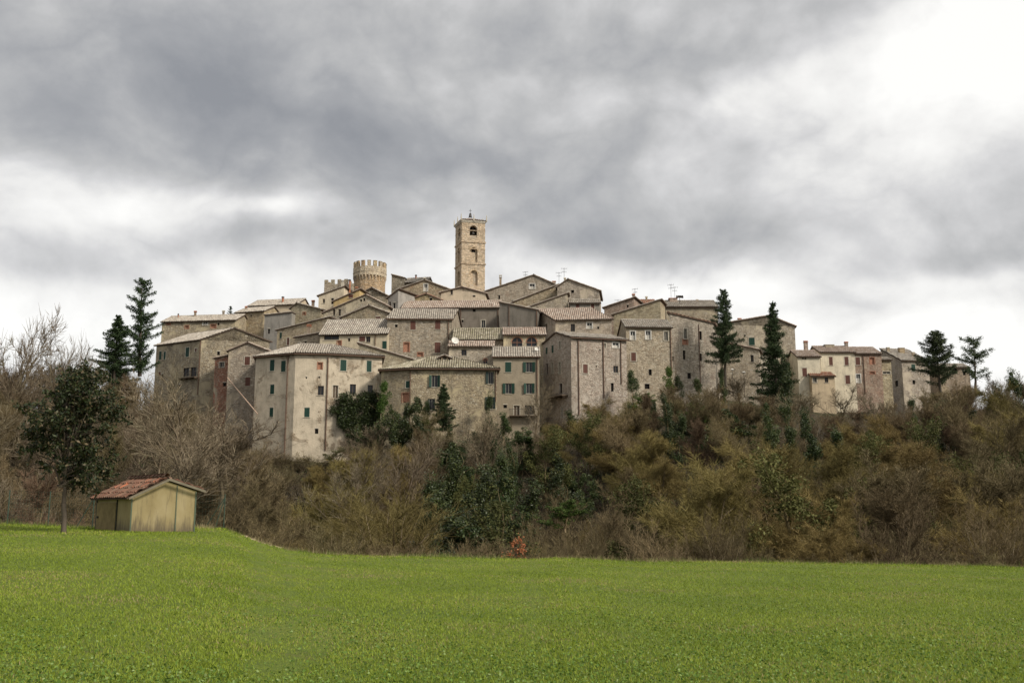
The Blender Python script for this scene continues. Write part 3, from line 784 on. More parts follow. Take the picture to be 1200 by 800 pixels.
H('tall stone house with an orange edged roof sloping down towards the dark fir', 'stone_house', (784, 161), (836, 163), 366.5, ('M', 378.5), 'stone2', 'red', dep=10, S=(842, 173),
  wins=[(803.3, 391, 3.6, 12, 'w'), (821, 393, 2.6, 10.5, 'd'), (801.8, 415.6, 2.8, 11, 'd'), (821, 418.4, 2.8, 9, 'd'), (807.8, 440, 4.2, 7, 'd'), (788.5, 420, 2, 6, 'd'), (803, 401, 5, 6, 'b')], pipes=[(818.5, 380, 450, .06)])
H('big house with one rising roofline ending in a sharp peak behind three white windows', 'stone_house', (719, 169), (774, 166.5), 368, ('M', 351), 'stone2', 'grey', dep=5, verge=.15)
H('low rear house under a long level tiled roof behind the orange edged roof', 'stone_house', (780, 178), (841, 178), 359, ('P', 352.5), 'tan', 'grey', dep=8, S=None,
  chims=[(788.5, 349.5, 9, 4, 'brick'), (817, 351, 2, 3, 'stone')], ants=[(786, 333, 20), (790.5, 336, 17)])
H('narrow brown skyline house with a steep single slope roof right of the high gables', 'brick_house', (708, 182), (743, 180), 360, ('M', 348.5), 'brick', 'pink', dep=7, chims=[(742.3, 344.5, 2.6, 5, 'brick')], wins=[(735.5, 358.5, 2, 3, 'd')], ants=[(724, 351, 10), (744, 338, 12)])
H('small brown house with a level roof between the steep skyline roof and the peaked house', 'brick_house', (744, 186), (768, 186), 355.5, ('P', 351.5), 'brick', 'red', dep=5, chims=[(757.5, 347.5, 2, 4, 'stone')])
H('tan house with dark blue windows and a long tiled roof above the tall stone house', 'stone_house', (651, 166), (717, 165), 375, ('P', 362.5, 1), 'tan', 'pink', S=(630.5, 176),
  wins=[(671.3, 384, 5, 9, 'k'), (690.8, 381.5, 6, 7, 'W'), (701, 384, 2, 3, 'd')], side_wins=[(640, 385, 2.2, 11, 'd')])
H('small annexe with a whitewashed band and two dark windows under the great right gable', 'annexe', (668, 179.5), (703, 179.5), 354.8, ('P', 351, 1), 'grey', 'grey', dep=3,
  wins=[(677, 359, 4, 6, 'r'), (694.5, 359, 4, 6, 'r')])
H('tan gabled house that forms the rightmost high gable on the skyline', 'gabled_house', (653, 184), (702, 183), 335.5, ('G', 665.7, 327, 340), 'tan', 'grey', dep=9, wins=[(671, 341.5, 3.2, 3.6, 'd')], chims=[(662, 325.5, 2, 4, 'stone')], ants=[(661, 314, 12), (655, 319, 10)])
H('stone lean-to with a roofline rising to the right below the high gables', 'lean_to_house', (621, 180.6), (665, 180), 359, ('M', 343.5), 'tan', 'grey', dep=3)
H('stone house with a single roofline climbing between the two high gables', 'stone_house', (600.5, 186.5), (653, 186), 353.8, ('M', 333.8), 'stone2', 'grey', dep=5)
H('broad stone gable with one framed attic window right of the bell tower', 'gabled_house', (569, 196), (651, 195), 341, ('G', 625.5, 322, 333), 'pink', 'grey', dep=9,
  wins=[(623.6, 335.5, 6, 6, 'W'), (602, 354, 5, 5, 'd'), (585, 348, 2, 5, 'd')], chims=[(586.5, 322.5, 2.6, 13, 'stone'), (649, 329.5, 4, 4, 'brick')], ants=[(615.8, 318, 10)])
H('dark grey rendered house with a roofline falling to the right below the broad gable', 'rendered_house', (585.5, 171.5), (630, 170.5), 353.8, ('M', 362.8), 'dark', 'grey', dep=6, pipes=[(629, 364, 388, .08), (596.5, 358, 382, .06)], oh=.15)
H('tan house with two arched windows under a pinkish tiled eave', 'rendered_house', (590, 160.5), (639, 160.5), 392, ('P', 384.5), 'tan', 'pink', dep=9, wins=[(605.9, 400.7, 12, 11.5, 'a'), (623, 400.7, 12, 11.5, 'a')], gutter=False)
H('low house with a dark furrowed mossy roof below the dark wall', 'low_house', (531, 161.5), (592, 161.5), 397, ('P', 385), 'tan', 'moss', dep=8, wins=[(560, 401, 4, 4, 'w')])
H('small house with a thin terrace roof and one black window behind the mossy hipped roof', 'stone_house', (526, 157.6), (578, 157.6), 405.5, ('P', 400.2, 1), 'tan', 'pink', dep=3,
  wins=[(543.7, 413, 6, 7, 'k'), (568.7, 423, 4.5, 5.5, 'a')])
H('brown stone house with four red shuttered windows in the middle of the village', 'stone_house', (454, 165), (530, 165.5), 372.8, ('P', 362.5), 'stone', 'grey', S=(541, 176),
  wins=[(464.3, 381.7, 3, 3.6, 'd'), (484, 381, 6, 10.5, 'r'), (513, 380.6, 6, 10.5, 'r'), (476.5, 407, 6, 11, 'b'), (512.7, 407, 6.5, 12.5, 'r'), (492.5, 415.6, 6, 4.5, 'b')], pipes=[(525.5, 375, 412, .07)], gutter=True)
H('long house with reddish ridge tiles and a dark grey wall behind the brown stone house', 'rendered_house', (471, 179.5), (585, 178.5), 361, ('P', 353.5), 'dark', 'pink', dep=8,
  wins=[(555.7, 363.6, 3.2, 3.6, 'd'), (566.4, 379.5, 4.6, 9, 'w'), (542, 376, 2, 3, 'd')], pipes=[(583.5, 362, 384, .07), (540, 362, 384, .07)])
H('cream rendered gable at the foot of the bell tower', 'gabled_house', (516.5, 189), (569, 188.5), 342.5, ('G', 541.5, 336, 343.5), 'cream', 'pink', dep=6, wins=[(529.3, 342.3, 2.6, 5.4, 'k'), (555.5, 347, 3, 2, 'd')])
H('squat stone gable with reddish tiles left of the cream gable', 'gabled_house', (467, 186), (518, 185.5), 355.5, ('G', 499.5, 344, 351.5), 'stone', 'red', dep=5, oh=.2, wins=[(505, 350.5, 3, 3, 'd')])
H('stone gable with one tall white window left of the bell tower', 'gabled_house', (466, 193.5), (527, 193), 339, ('G', 497.6, 328, 338.7), 'stone2', 'grey', dep=8, wins=[(499, 337, 4, 8.5, 'W'), (474.5, 343.5, 2, 2.4, 'd')], chims=[(497.5, 325.5, 2, 3.5, 'stone')])
H('low weathered block with a parapet right of the battlemented tower', 'stone_block', (459, 206), (474, 205.5), 321.5, ('M', 325.5), 'stone2', 'grey', dep=2.5, oh=.1)
H('distant house with a level roof and pot chimney just right of the parapet block', 'stone_house', (473, 206), (499, 205), 331, ('P', 326.5), 'stone2', 'grey', dep=6, chims=[(487.5, 322, 2.2, 5, 'flue')])
H('narrow grey house with shuttered slits and a tilted roof left of the stone gable', 'rendered_house', (454.5, 181.5), (466.5, 180.5), 348.5, ('M', 339.5), 'grey', 'grey', dep=6, wins=[(457, 357, 2, 7, 'k'), (462, 359, 2.2, 9, 'd')])
H('tan house with a red awning window and wide gable below the battlemented tower', 'gabled_house', (379, 181), (455, 179), 366, ('G', 429, 345, 358.5), 'tan', 'pink', dep=8,
  wins=[(423, 352, 2.2, 3, 'd'), (426.8, 351, 2, 4, 'd'), (391.5, 366, 2.6, 7, 'k'), (398, 366, 2.6, 8, 'k')])
H('grey stone gable with one brown window low in front of the wide tan gable', 'gabled_house', (400, 174.5), (454.5, 173), 371.5, ('G', 432.5, 357.8, 366), 'stone2', 'grey', dep=6, wins=[(443, 373.5, 5, 5.5, 'r')])
H('brown gable directly under the battlemented tower', 'gabled_house', (413, 193), (454, 191.5), 348, ('G', 436, 337, 346), 'stone', 'grey', dep=7, wins=[(433.5, 344, 1.6, 2.2, 'd')])
H('yellow ochre house with a roofline rising to the right and a red awning', 'rendered_house', (391, 187), (421, 186), 352.5, ('M', 339), 'ochre', 'pink', dep=5, wins=[(411, 347, 5, 4, 'r')], chims=[(418, 336.5, 2.4, 5, 'brick')])
H('pale faced house with a steep single slope left of the ochre house', 'rendered_house', (373.5, 189.5), (403, 189), 346, ('M', 335.5), 'pale', 'grey', dep=6, wins=[(379.5, 352.5, 2.4, 5, 'k'), (389.5, 352.8, 3, 7, 'd')], chims=[(401.7, 328.5, 3.2, 10, 'pipe'), (410, 327.5, 2.6, 9, 'flue')])
H('pinkish house with an open veranda under a broad grey roof left of the red shutters', 'veranda_house', (375, 165), (454, 163.8), 391.3, ('P', 375.5), 'cream', 'grey', dep=9,
  wins=[(388.5, 395, 17, 6, 'k'), (397.5, 402.5, 4.5, 6.5, 'b'), (424.5, 397, 7, 6, 'r'), (431.5, 397.5, 5, 7, 'k'), (450.5, 404, 5, 9, 'g'), (409, 398, 2.5, 4, 'd')], pipes=[(440, 392, 405, .06)])
H('small house with a red brick chimney and thin roof left of the veranda', 'stone_house', (346, 170), (374.5, 168), 395, ('M', 389.8), 'tan', 'grey', dep=4, wins=[(351, 403, 3, 3, 'd'), (358, 401, 2.5, 3, 'd')], chims=[(362.3, 380.5, 4.4, 11, 'brick')])
H('stone house with a low rising roof and green window above the tall pale house', 'stone_house', (325, 177.5), (385, 173.5), 386.3, ('M', 371.5), 'tan', 'grey', dep=4, wins=[(329, 393, 2.4, 7, 'g'), (337.6, 400, 2.6, 8.5, 'r')])
H('grey rendered box house with a bare wall and a small side canopy', 'rendered_house', (310, 187), (342, 186), 369, ('M', 365.5), 'grey', 'grey', dep=6, wins=[(315, 388, 2.4, 6, 'd')], oh=.12)
H('stone house with a small gable and pot chimney left of the castle', 'gabled_house', (341, 188), (376, 186), 360.5, ('G', 348, 355, 362), 'stone2', 'grey', dep=8, wins=[(356.6, 367.6, 2.6, 3.4, 'b')], chims=[(367, 352, 3, 7, 'brick')])
H('tan rendered house with a plain blank wall on the left skyline', 'rendered_house', (276, 194), (309.5, 192), 366.3, ('P', 361.5), 'tan', 'grey', dep=7, wins=[(294, 370, 1.6, 3, 'd')], chims=[(288.5, 359, 2, 4, 'brick')])
H('long house with a wide low roof and round pot chimney highest on the left skyline', 'rendered_house', (291, 203), (347, 201), 358.5, ('P', 352.3), 'cream', 'grey', dep=9, wins=[(308, 361.3, 6, 4, 'W')], chims=[(331.6, 347.5, 3, 13, 'flue', 203.5)])
H('long tan house with a low roof at the far left of the village skyline', 'rendered_house', (190, 190), (276, 188), 376.8, ('P', 370.8), 'tan', 'grey', dep=8,
  wins=[(197.3, 379.5, 4, 3.2, 'b'), (240.5, 378.8, 5, 4, 'W'), (250, 382.5, 5.5, 4.5, 'b'), (219, 383.5, 4, 4, 'b'), (256, 379.5, 2, 3, 'd')], chims=[(229, 364.5, 2.2, 5.5, 'brick'), (262, 364, 2.2, 6.5, 'stone'), (209, 367.5, 1.6, 4, 'flue')])
H('tall gabled house with a small balcony at the left end of the village', 'gabled_house', (236, 165), (316, 167), 397.3, ('G', 275, 384.3, 399.8), 'tan', 'grey', S=(183.5, 171),
  wins=[(256, 413.8, 3, 4.4, 'd'), (288.6, 396.5, 2, 5, 'd')],
  side_wins=[(219.6, 412.5, 4, 11, 'g'), (187.8, 416.5, 2.4, 10, 'g'), (193, 416.5, 2.4, 9, 'g'), (218, 436, 6.5, 10, 'k'), (226.6, 435.5, 6.5, 11, 'k'), (190.5, 440, 2, 4, 'd'), (211, 452, 2.2, 3.4, 'r'), (187, 438, 2, 5, 'r'), (229.5, 410, 2, 3.5, 'r')], pipes=[], side_pipes=[(235.4, 400, 462, .08)])
H('gabled house with two brown windows one above the other beside the slanting pole', 'gabled_house', (268, 159.6), (316, 159), 410.5, ('G', 290.5, 401, 411), 'tan', 'pink', dep=5,
  wins=[(289.8, 422.8, 6, 10, 'r'), (290.2, 447, 5.5, 10.5, 'r')])
H('narrow annexe with a patch of red brick under a small white window', 'annexe', (252, 161.8), (268.3, 161), 419.3, ('M', 416), 'redbrick', 'pink', dep=3.5, wins=[(259.8, 427.3, 5, 6, 'w'), (263, 450.3, 3.6, 4.4, 'd')])
H('stone house whose roof slants down between the tall pale house and the red shutters', 'stone_house', (421, 161.8), (488, 161.8), 402, ('M', 421.8), 'stone2', 'grey', dep=1.6)
# right of the firs
H('large tan gable with one green shutter standing between the two dark firs', 'gabled_house', (842, 191), (931, 189), 379.5, ('G', 901.6, 369.5, 381.5), 'tan', 'pink', dep=8, wins=[(881, 400, 6.5, 9, 'g'), (873, 393, 1.6, 2.4, 'd')], chims=[(866.5, 373, 3.4, 4, 'brick'), (887, 371.5, 2.4, 3, 'brick')])
H('low stone house with a thin roofline falling to the right below the large tan gable', 'stone_house', (838, 184.8), (889, 182.5), 398.5, ('M', 409.2), 'stone', 'pink', dep=4, wins=[(881.4, 420, 3.4, 8.5, 'k')])
H('small pale building with a round arched doorway partly behind the right fir', 'pale_house', (886, 187), (913, 187), 413.5, ('P', 410.5), 'pale', 'grey', dep=5, wins=[(888, 424, 3.2, 5.4, 'a'), (903, 424, 3, 4, 'd')])
H('small pale house with a tiny twin vent under the eave right of the fir', 'pale_house', (934.5, 183), (961, 183), 417.3, ('P', 410.8), 'pale', 'pink', S=(921.5, 191), wins=[(941, 419.9, 2.2, 1.8, 'd'), (944, 419.9, 2.2, 1.8, 'd'), (943, 436, 5, 10, 'r')])
H('tiny lean-to with a red tiled roof against the pale house', 'lean_to', (951, 181.5), (978, 181.5), 440.3, ('P', 436.3, 1), 'cream', 'red', dep=2.5, wins=[(955, 445, 4, 6, 'w'), (968.5, 445, 4, 6, 'k')])
H('long pale rendered house with three narrow brown windows on the right of the village', 'pale_house', (961.3, 187), (1001.3, 187), 412.3, ('P', 405.8), 'pale', 'pink', dep=9,
  wins=[(973.7, 423, 4, 10, 'r'), (992, 423, 4.2, 10, 'r'), (993.4, 444.7, 5, 10, 'r')], chims=[(944, 399.5, 4, 8, 'brick', 190), (971, 404, 10, 3, 'stone'), (991.5, 400.5, 3.4, 5, 'brick')])
H('brick and stone house joined to the right end of the long pale house', 'brick_house', (1001.6, 187), (1032.5, 187), 413.8, ('P', 407), 'brick', 'pink', dep=9,
  wins=[(1005.2, 423, 5, 9, 'r'), (1006, 443.3, 4.6, 10, 'W'), (1022, 423, 5, 8, 'b'), (1022.5, 437, 5, 3, 'b')], pipes=[(1011.2, 415, 462, .07)])
H('small stone wing stepping back at the right end of the brick house', 'stone_wing', (1032.8, 188.5), (1044, 188.5), 421.3, ('P', 419), 'stone2', 'grey', dep=4, wins=[(1039, 436.5, 8, 2.5, 'w')])
H('grey stone house with a broad roof and one green shutter left of the open pine', 'stone_house', (1056.5, 196), (1088, 197), 421.8, ('P', 408.6, 1), 'tan', 'grey', S=(1033, 206), wins=[(1070.3, 430.8, 4.2, 8.4, 'g'), (1071, 447.5, 3, 5, 'd')], side_wins=[(1050.5, 449.3, 3.4, 7, 'd')], chims=[(1040.5, 407, 3, 3, 'stone', 203), (1056, 407.5, 6, 2.6, 'stone', 203), (1070, 412.5, 2.6, 5, 'stone', 200)])
H('low pale building with a dark opening half hidden behind the two pines', 'pale_house', (1100, 202), (1136, 202), 430, ('P', 426.5), 'tan', 'grey', dep=6, wins=[(1117.5, 433.5, 8, 9, 'd'), (1130, 437, 3, 5, 'd')])

# ------------------------------------------------------------------ castle wall with battlements, castle tower, bell tower
H('battlemented stretch of castle wall with a few square merlons left of the great tower', 'castle_wall', (380, 208), (407, 207), 333.3, ('F', 0.75, 1.0, 4), 'stone2', dep=5, cat='castle wall')

def castle_tower():
    Yc = 203.5; R = 3.48; z0 = zof(311.0, 200.1); N = 20
    d = Yc * cp + (z0 - EYE) * sp; c = Vector(((433.6 - 600) / F * d, Yc))
    zb = gz(c.x, c.y) - 1; org = Vector((c.x, c.y, zb)); root = empty('castle_tower', org)
    tag(root, 'squat round battlemented stone tower on the top of the village', 'tower')
    ring = lambda r, n=N: [(r * math.cos(2 * math.pi * (k + .5) / n), r * math.sin(2 * math.pi * (k + .5) / n)) for k in range(n)]
    zt, zc1, zc2 = z0 - zb, zof(321.5, 200.1) - zb, zof(329, 200.1) - zb
    w_ = MB(); w_.prism(ring(R * .93), 0, zc1 + .05); w_.build('wall', WM['tower'], root)
    g_ = MB(); g_.prism(ring(R), zc1, zt); g_.build('gallery', WM['tower'], root)
    s_ = MB(); s_.prism(ring(R * 1.015), zc1 + .75, zc1 + .9); s_.build('string_course', WM['tower'], root)
    n = 30
    for k in range(n):
        cb = MB(); cb.M = Matrix.Rotation(2 * math.pi * k / n, 4, 'Z')
        cb.box((R * .88, -.12, zc1 - .38), (R * .995, .12, zc1 - .003)); cb.box((R * .88, -.11, zc1 - .72), (R * .965, .11, zc1 - .383)); cb.box((R * .88, -.10, zc1 - 1.0), (R * .945, .10, zc1 - .723)); cb.build('corbel', WM['tower'], root)
    n = 16
    for k in range(n):
        m_ = MB(); m_.M = Matrix.Rotation(2 * math.pi * (k + .2) / n, 4, 'Z')
        m_.box((R * .86, -.36, zt + .002), (R * .985, .36, zt + 1.1)); m_.box((R * .85, -.38, zt + 1.103), (R * 1.0, .38, zt + 1.18)); m_.build('merlon', WM['tower'], root)
castle_tower()

def bell_tower():
    Yc, Yr, Yl = 196.0, 197.2, 200.5
    z0 = zof(260, Yc)
    def pt(px, Y): d = Y * cp + (z0 - EYE) * sp; return Vector(((px - 600) / F * d, Y))
    a, b, l = pt(541.3, Yc), pt(568.6, Yr), pt(533.8, Yl); k = b + (l - a)
    zb = gz(a.x, a.y) - 1; org = Vector((a.x, a.y, zb)); root = empty('bell_tower', org)
    tag(root, 'tall slender stone bell tower with stacked arches rising highest above the roofs', 'bell tower')
    Q = [a, b, k, l]; cen = sum(Q, Vector((0, 0))) / 4
    loc = lambda s: [tuple((q - cen) * s + cen - org.xy) for q in Q]
    w_ = MB(); w_.prism(loc(1), 0, z0 - zb); wo = w_.build('wall', WM['tower'], root)
    front, left = Face(a, b), Face(l, a)
    cutter = MB()
    def arch(fc, px, py, w__, h__, rec, dark):
        u, z, dep, cs = fc.hit(px, py); W_, H_ = w__ * dep / F / max(cs, .3), h__ * dep / F
        W_ = min(W_, fc.L * .45)
        M = fc.mat(u, z - H_ / 2, org); cutter.M = M; A = W_ / 2
        pts = [(-A, 0), (A, 0)] + [(A * math.cos(t), H_ - A + A * math.sin(t)) for t in [math.pi * i / 10 for i in range(11)]]
        f0 = [cutter.p((x, -.2, zz)) for x, zz in pts]; f1 = [cutter.p((x, rec, zz)) for x, zz in pts]
        cutter.f += [f0, f1[::-1]]; cutter.mi += [0, 0]; cutter.uv += [None, None]
        for i in range(len(pts)):
            j = (i + 1) % len(pts); cutter.f.append([f0[i], f1[i], f1[j], f0[j]]); cutter.mi.append(0); cutter.uv.append(None)
        fr = MB(); fr.M = M
        for i in range(10):
            t0, t1 = math.pi * i / 10, math.pi * (i + 1) / 10
            q = [(r_ * math.cos(t_), H_ - A + r_ * math.sin(t_)) for r_, t_ in ((A, t0), (A + .2, t0), (A + .2, t1), (A, t1))]
            fr.poly([(x, -.04, zz) for x, zz in q]); fr.poly([(q[1][0], -.04, q[1][1]), (q[1][0], .05, q[1][1]), (q[2][0], .05, q[2][1]), (q[2][0], -.04, q[2][1])])
            fr.poly([(q[0][0], -.04, q[0][1]), (q[3][0], -.04, q[3][1]), (q[3][0], .05, q[3][1]), (q[0][0], .05, q[0][1])])
        if dark:
            # low balustrade across the belfry opening
            fr.box((-A + .01, .1, .02), (A - .01, .25, .55))
        fo = fr.build('window' if dark else 'blind_arch', WM['tower'], root)
        if dark:
            pn = MB(); pn.M = M; pn.poly([(-A + .01, rec - .02, .01), (A - .01, rec - .02, .01), (A - .01, rec - .02, H_ - A * .4), (A * .5, rec - .02, H_ - .1), (-A * .5, rec - .02, H_ - .1), (-A + .01, rec - .02, H_ - A * .4)])
            pn.build('pane', M_black, fo)
            bl = MB(); bl.M = M; bl.tube((0, .45, H_ * .35), (0, .45, H_ * .62), .34, .16, 12); bl.tube((0, .45, H_ * .62), (0, .45, H_ * .95), .04, .04, 6); bl.build('bell', M_iron, fo)
        return M, A, H_
    arch(front, 554.8, 271.5, 8.2, 15, .9, True)
    M, A, H_ = arch(front, 555.3, 298.5, 8.2, 17.5, .45, False)
    d = MB(); d.M = M; d.poly([(-A * .55, .443, H_ - A * 1.2), (A * .55, .443, H_ - A * 1.2), (A * .5, .443, H_ - A * .55), (0, .443, H_ - A * .3), (-A * .5, .443, H_ - A * .55)])
    d.build('slit', M_black, root)
    arch(front, 555.5, 325.5, 8.2, 18, .45, False)
    for px, py, h__ in ((538.2, 274, 13), (537.6, 299, 17), (537.6, 326, 17)): arch(left, px, py, 2.4, h__, .5, py < 280)
    cut(wo, cutter)
    sc_ = MB()
    for py, s, h__ in ((283.5, 1.06, .3), (309, 1.06, .3), (269.5, 1.02, .12), (291, 1.015, .12)):
        z = zof(py, Yc) - zb
        sc_.prism(loc(s), z, z + h__)
    sc_.build('string_course', WM['tower'], root)
    cr = MB(); zt = z0 - zb
    cr.prism(loc(1.04), zt + .003, zt + .2); cr.prism(loc(1.08), zt + .203, zt + .42); cr.build('cornice', M_lstone, root)
    # low pyramidal roof
    rf = MB(); E = loc(1.09); top = (*(cen - org.xy), zt + 1.5)
    for i in range(4):
        j = (i + 1) % 4; tiles(rf, [(*E[i], zt + .43), (*E[j], zt + .43), top], soffit=False)
        rf.poly([(*E[i], zt + .42), (*E[j], zt + .42), top])
    rf.build('roof', [RM['pink'], M_soffit], root)
    pn = []
    f = [E[0], E[1], E[2], E[3], tuple((Vector(E[0]) + Vector(E[1])) / 2), tuple((Vector(E[3]) + Vector(E[0])) / 2), tuple((Vector(E[2]) + Vector(E[1])) / 2)]
    for x, y in f:
        p = MB(); p.box((x - .12, y - .12, zt + .3), (x + .12, y + .12, zt + .75)); p.tube((x, y, zt + .75), (x, y, zt + 1.75), .14, .05, 6); p.build('pinnacle', M_lstone, root)
    c = MB(); x, y, z = top
    for s in (-1, 1): c.tube((x + s * .45, y, z - .3), (x + s * .12, y, z + 1.15), .05, n=6)
    c.tube((x, y, z + 1.15), (x, y, z + 2.1), .04, n=6); c.tube((x - .3, y, z + 1.75), (x + .3, y, z + 1.75), .035, n=6)
    c.tube((x - .2, y, z + 1.15), (x + .2, y, z + 1.15), .05, n=6); o = c.build('bell_frame', M_iron, root)
    q = MB(); q.tube((x, y, z + .35), (x, y, z + .75), .3, .22, 12); q.tube((x, y, z + .75), (x, y, z + 1.1), .2, .08, 12); q.build('bell', M_iron, o)
bell_tower()

# ------------------------------------------------------------------ balcony, awnings, dish, lamps, pole
def part_of(label): return HOUSES[label]
def balcony(hl, pxa, pxb, py, d, hgt, mat=None, wood=False):
    root, org, front, sf, P, z0 = HOUSES[hl]
    return root, org
def add_balcony(hl, fc, pxa, pxb, pyfloor, out=1.1, rail=.95):
    root, org = HOUSES[hl][0], HOUSES[hl][1]
    u0, z, _, _ = fc.hit(pxa, pyfloor); u1, _, _, _ = fc.hit(pxb, pyfloor)
    M = fc.mat(u0, z, org); b_ = MB(); b_.M = M; L_ = u1 - u0
    b_.box((0, -out, -.14), (L_, -.004, 0)); 
    for k in range(4): b_.box((L_ * k / 3.2 + .05, -out * .8, -.3), (L_ * k / 3.2 + .17, -.004, -.143))
    o = b_.build('balcony', M_wood, root)
    r_ = MB(); r_.M = M
    r_.tube((0, -out + .04, rail), (L_, -out + .04, rail), .03, n=6); r_.tube((0, -.05, rail), (0, -out + .04, rail), .03, n=6); r_.tube((L_, -.05, rail), (L_, -out + .04, rail), .03, n=6)
    n = int(L_ / .16)
    for k in range(n + 1): r_.tube((L_ * k / n, -out + .04, 0.003), (L_ * k / n, -out + .04, rail), .014, n=4, caps=False)
    r_.build('railing', M_iron, o)
tl = 'taupe rendered house with green shutters and an iron balcony in the recess'
add_balcony(tl, HOUSES[tl][2], 597, 631, 487)
gl = 'tall gabled house with a small balcony at the left end of the village'
add_balcony(gl, HOUSES[gl][3], 213, 232, 443.5, .8)
pl_ = 'tall stone house with three long downpipes and rust stained wall beside the narrow recess'
add_balcony(pl_, HOUSES[pl_][3], 646, 666, 466.5, 1.2, .25)
# satellite dish on the terrace roof
def dish(px, py, Y, r=.42, label=''):
    p = at(px, py, Y); root = empty('satellite_dish', p - Vector((0, 0, 1.2))); tag(root, label, 'dish')
    m_ = MB(); n = 16
    M = Matrix.Translation((0, 0, 1.2)) @ Matrix.Rotation(math.radians(65), 4, 'X') @ Matrix.Rotation(.4, 4, 'Y')
    m_.M = M
    for i in range(n):
        a0, a1 = 2 * math.pi * i / n, 2 * math.pi * (i + 1) / n
        for r0, r1 in ((0, r * .5), (r * .5, r)):
            q = [(rr * math.cos(t), rr * math.sin(t), rr * rr * .5) for rr, t in ((r0, a0), (r1, a0), (r1, a1), (r0, a1))]
            m_.poly(q if r0 else [q[0], q[1], q[2]])
            q2 = [(x, y, z - .02) for x, y, z in q]; m_.poly((q2 if r0 else [q2[0], q2[1], q2[2]])[::-1])
    m_.build('reflector', M_white, root)
    a = MB(); a.tube((0, .08, 0), (0, .08, 1.2), .03, n=6); a.tube((0, .05, .95), (.05, -.45, 1.1), .015, n=5); a.box((.0, -.5, 1.06), (.1, -.42, 1.14)); a.build('mast', M_iron, root)
dish(533, 399.5, 158.5, .62, 'round white satellite dish beside the low mossy roof')
dish(628.7, 409, 154.2, .30, 'small white satellite dish at the right end of the taupe house roof')
# roof dormer on the hipped roof
def dormer():
    root = HOUSES['broad tan house with a low mossy hipped roof rising from the ivy'][0]
    org = HOUSES['broad tan house with a low mossy hipped roof rising from the ivy'][1]
    p = at(521, 421.5, 152.2) - org; x, y, z = p
    d = MB(); d.box((x - .5, y, z - .5), (x + .5, y + 2.0, z + .35)); o = d.build('dormer', WM['stone'], root)
    q = MB(); q.poly([(x - .3, y - .004, z - .25), (x + .3, y - .004, z - .25), (x + .3, y - .004, z + .3), (x - .3, y - .004, z + .3)]); q.build('opening', M_black, o)
    r_ = MB(); tiles(r_, [(x - 1.1, y + 2.2, z + .28), (x - 1.1, y - .3, z + .28), (x, y - .3, z + .75), (x, y + 2.2, z + .75)]); tiles(r_, [(x + 1.1, y - .3, z + .28), (x + 1.1, y + 2.2, z + .28), (x, y + 2.2, z + .75), (x, y - .3, z + .75)])
    r_.build('dormer_roof', [RM['grey'], M_soffit], o)
dormer()
# street lamps, loudspeaker, leaning pole
def lamp(px, py, Y, label, h=4.5):
    p = at(px, py, Y); root = empty('street_lamp', p - Vector((0, 0, h))); tag(root, label, 'street lamp')
    a = MB(); a.tube((0, 0, 0), (0, 0, h - .2), .06, .04, 8); a.build('pole', M_iron, root)
    q = MB(); q.tube((0, 0, h - .2), (0, 0, h - .02), .14, .36, 12); q.tube((0, 0, h - .02), (0, 0, h + .16), .38, .14, 12); q.build('lamp_shade', M_white, root)
lamp(858, 433, 172, 'white topped street lamp standing in the bushes below the dark fir')
lamp(871.5, 436, 176, 'second, smaller looking white street lamp right of the dark fir trunk')
root = empty('loudspeaker', at(796.5, 351, 179) - Vector((0, 0, 1.0))); tag(root, 'black double horn siren on a short mast over the level rear roof', 'siren')
a = MB(); a.tube((0, 0, -1), (0, 0, 1.6), .05, n=6); a.build('mast', M_iron, root)
a = MB(); a.tube((-.05, 0, 1.45), (-.62, 0, 1.55), .12, .3, 10); a.tube((.05, 0, 1.45), (.62, 0, 1.55), .12, .3, 10); a.box((-.3, -.2, 1.55), (.3, .2, 1.75)); a.build('horn', M_iron, root)
p0, p1 = at(266.5, 442.5, 157.6), at(302, 485, 152.3)
c = MB(); c.M = Matrix.Translation(-p1); c.tube(p0, p1, .09, n=8)
o = c.build('slanting_pole', plain('pale_timber', (0.42, 0.30, 0.22), .8, .2, 5)); o.location = p1
tag(o, 'pale slanting timber pole leaning against the stone gabled house at the left', 'pole')
# ------------------------------------------------------------------ plants: materials
def veg_mat(name, stops, rough=0.8, hue=0.25, trans=0.0, spec=0.15):
    """stops over the per-leaf random number; each plant also drifts a little in tone"""
    m, t, b = new_mat(name)
    a = t.node('ShaderNodeAttribute', attribute_name='rnd')
    c = t.ramp(a.outputs['Fac'], stops)
    oi = t.node('ShaderNodeObjectInfo')
    hs = t.node('ShaderNodeHueSaturation'); t.set(hs.inputs['Color'], c)
    t.set(hs.inputs['Value'], t.maprange(oi.outputs['Random'], 0, 1, 1 - hue, 1 + hue))
    t.set(hs.inputs['Hue'], t.maprange(t.math('FRACT', t.math('MULTIPLY', oi.outputs['Random'], 17.3)), 0, 1, .487, .513))
    t.set(b.inputs['Base Color'], hs.outputs[0]); b.inputs['Roughness'].default_value = rough; b.inputs['Specular IOR Level'].default_value = spec
    if trans:
        o = t.n['Material Output']; tr = t.node('ShaderNodeBsdfTranslucent'); t.l.new(hs.outputs[0], tr.inputs[0])
        ms = t.node('ShaderNodeMixShader'); ms.inputs[0].default_value = trans
        t.l.new(b.outputs[0], ms.inputs[1]); t.l.new(tr.outputs[0], ms.inputs[2]); t.l.new(ms.outputs[0], o.inputs[0])
    return m
V_grey = veg_mat('grey_bark', [(0, (0.085, 0.064, 0.040)), (.5, (0.155, 0.122, 0.078)), (1, (0.27, 0.225, 0.155))])
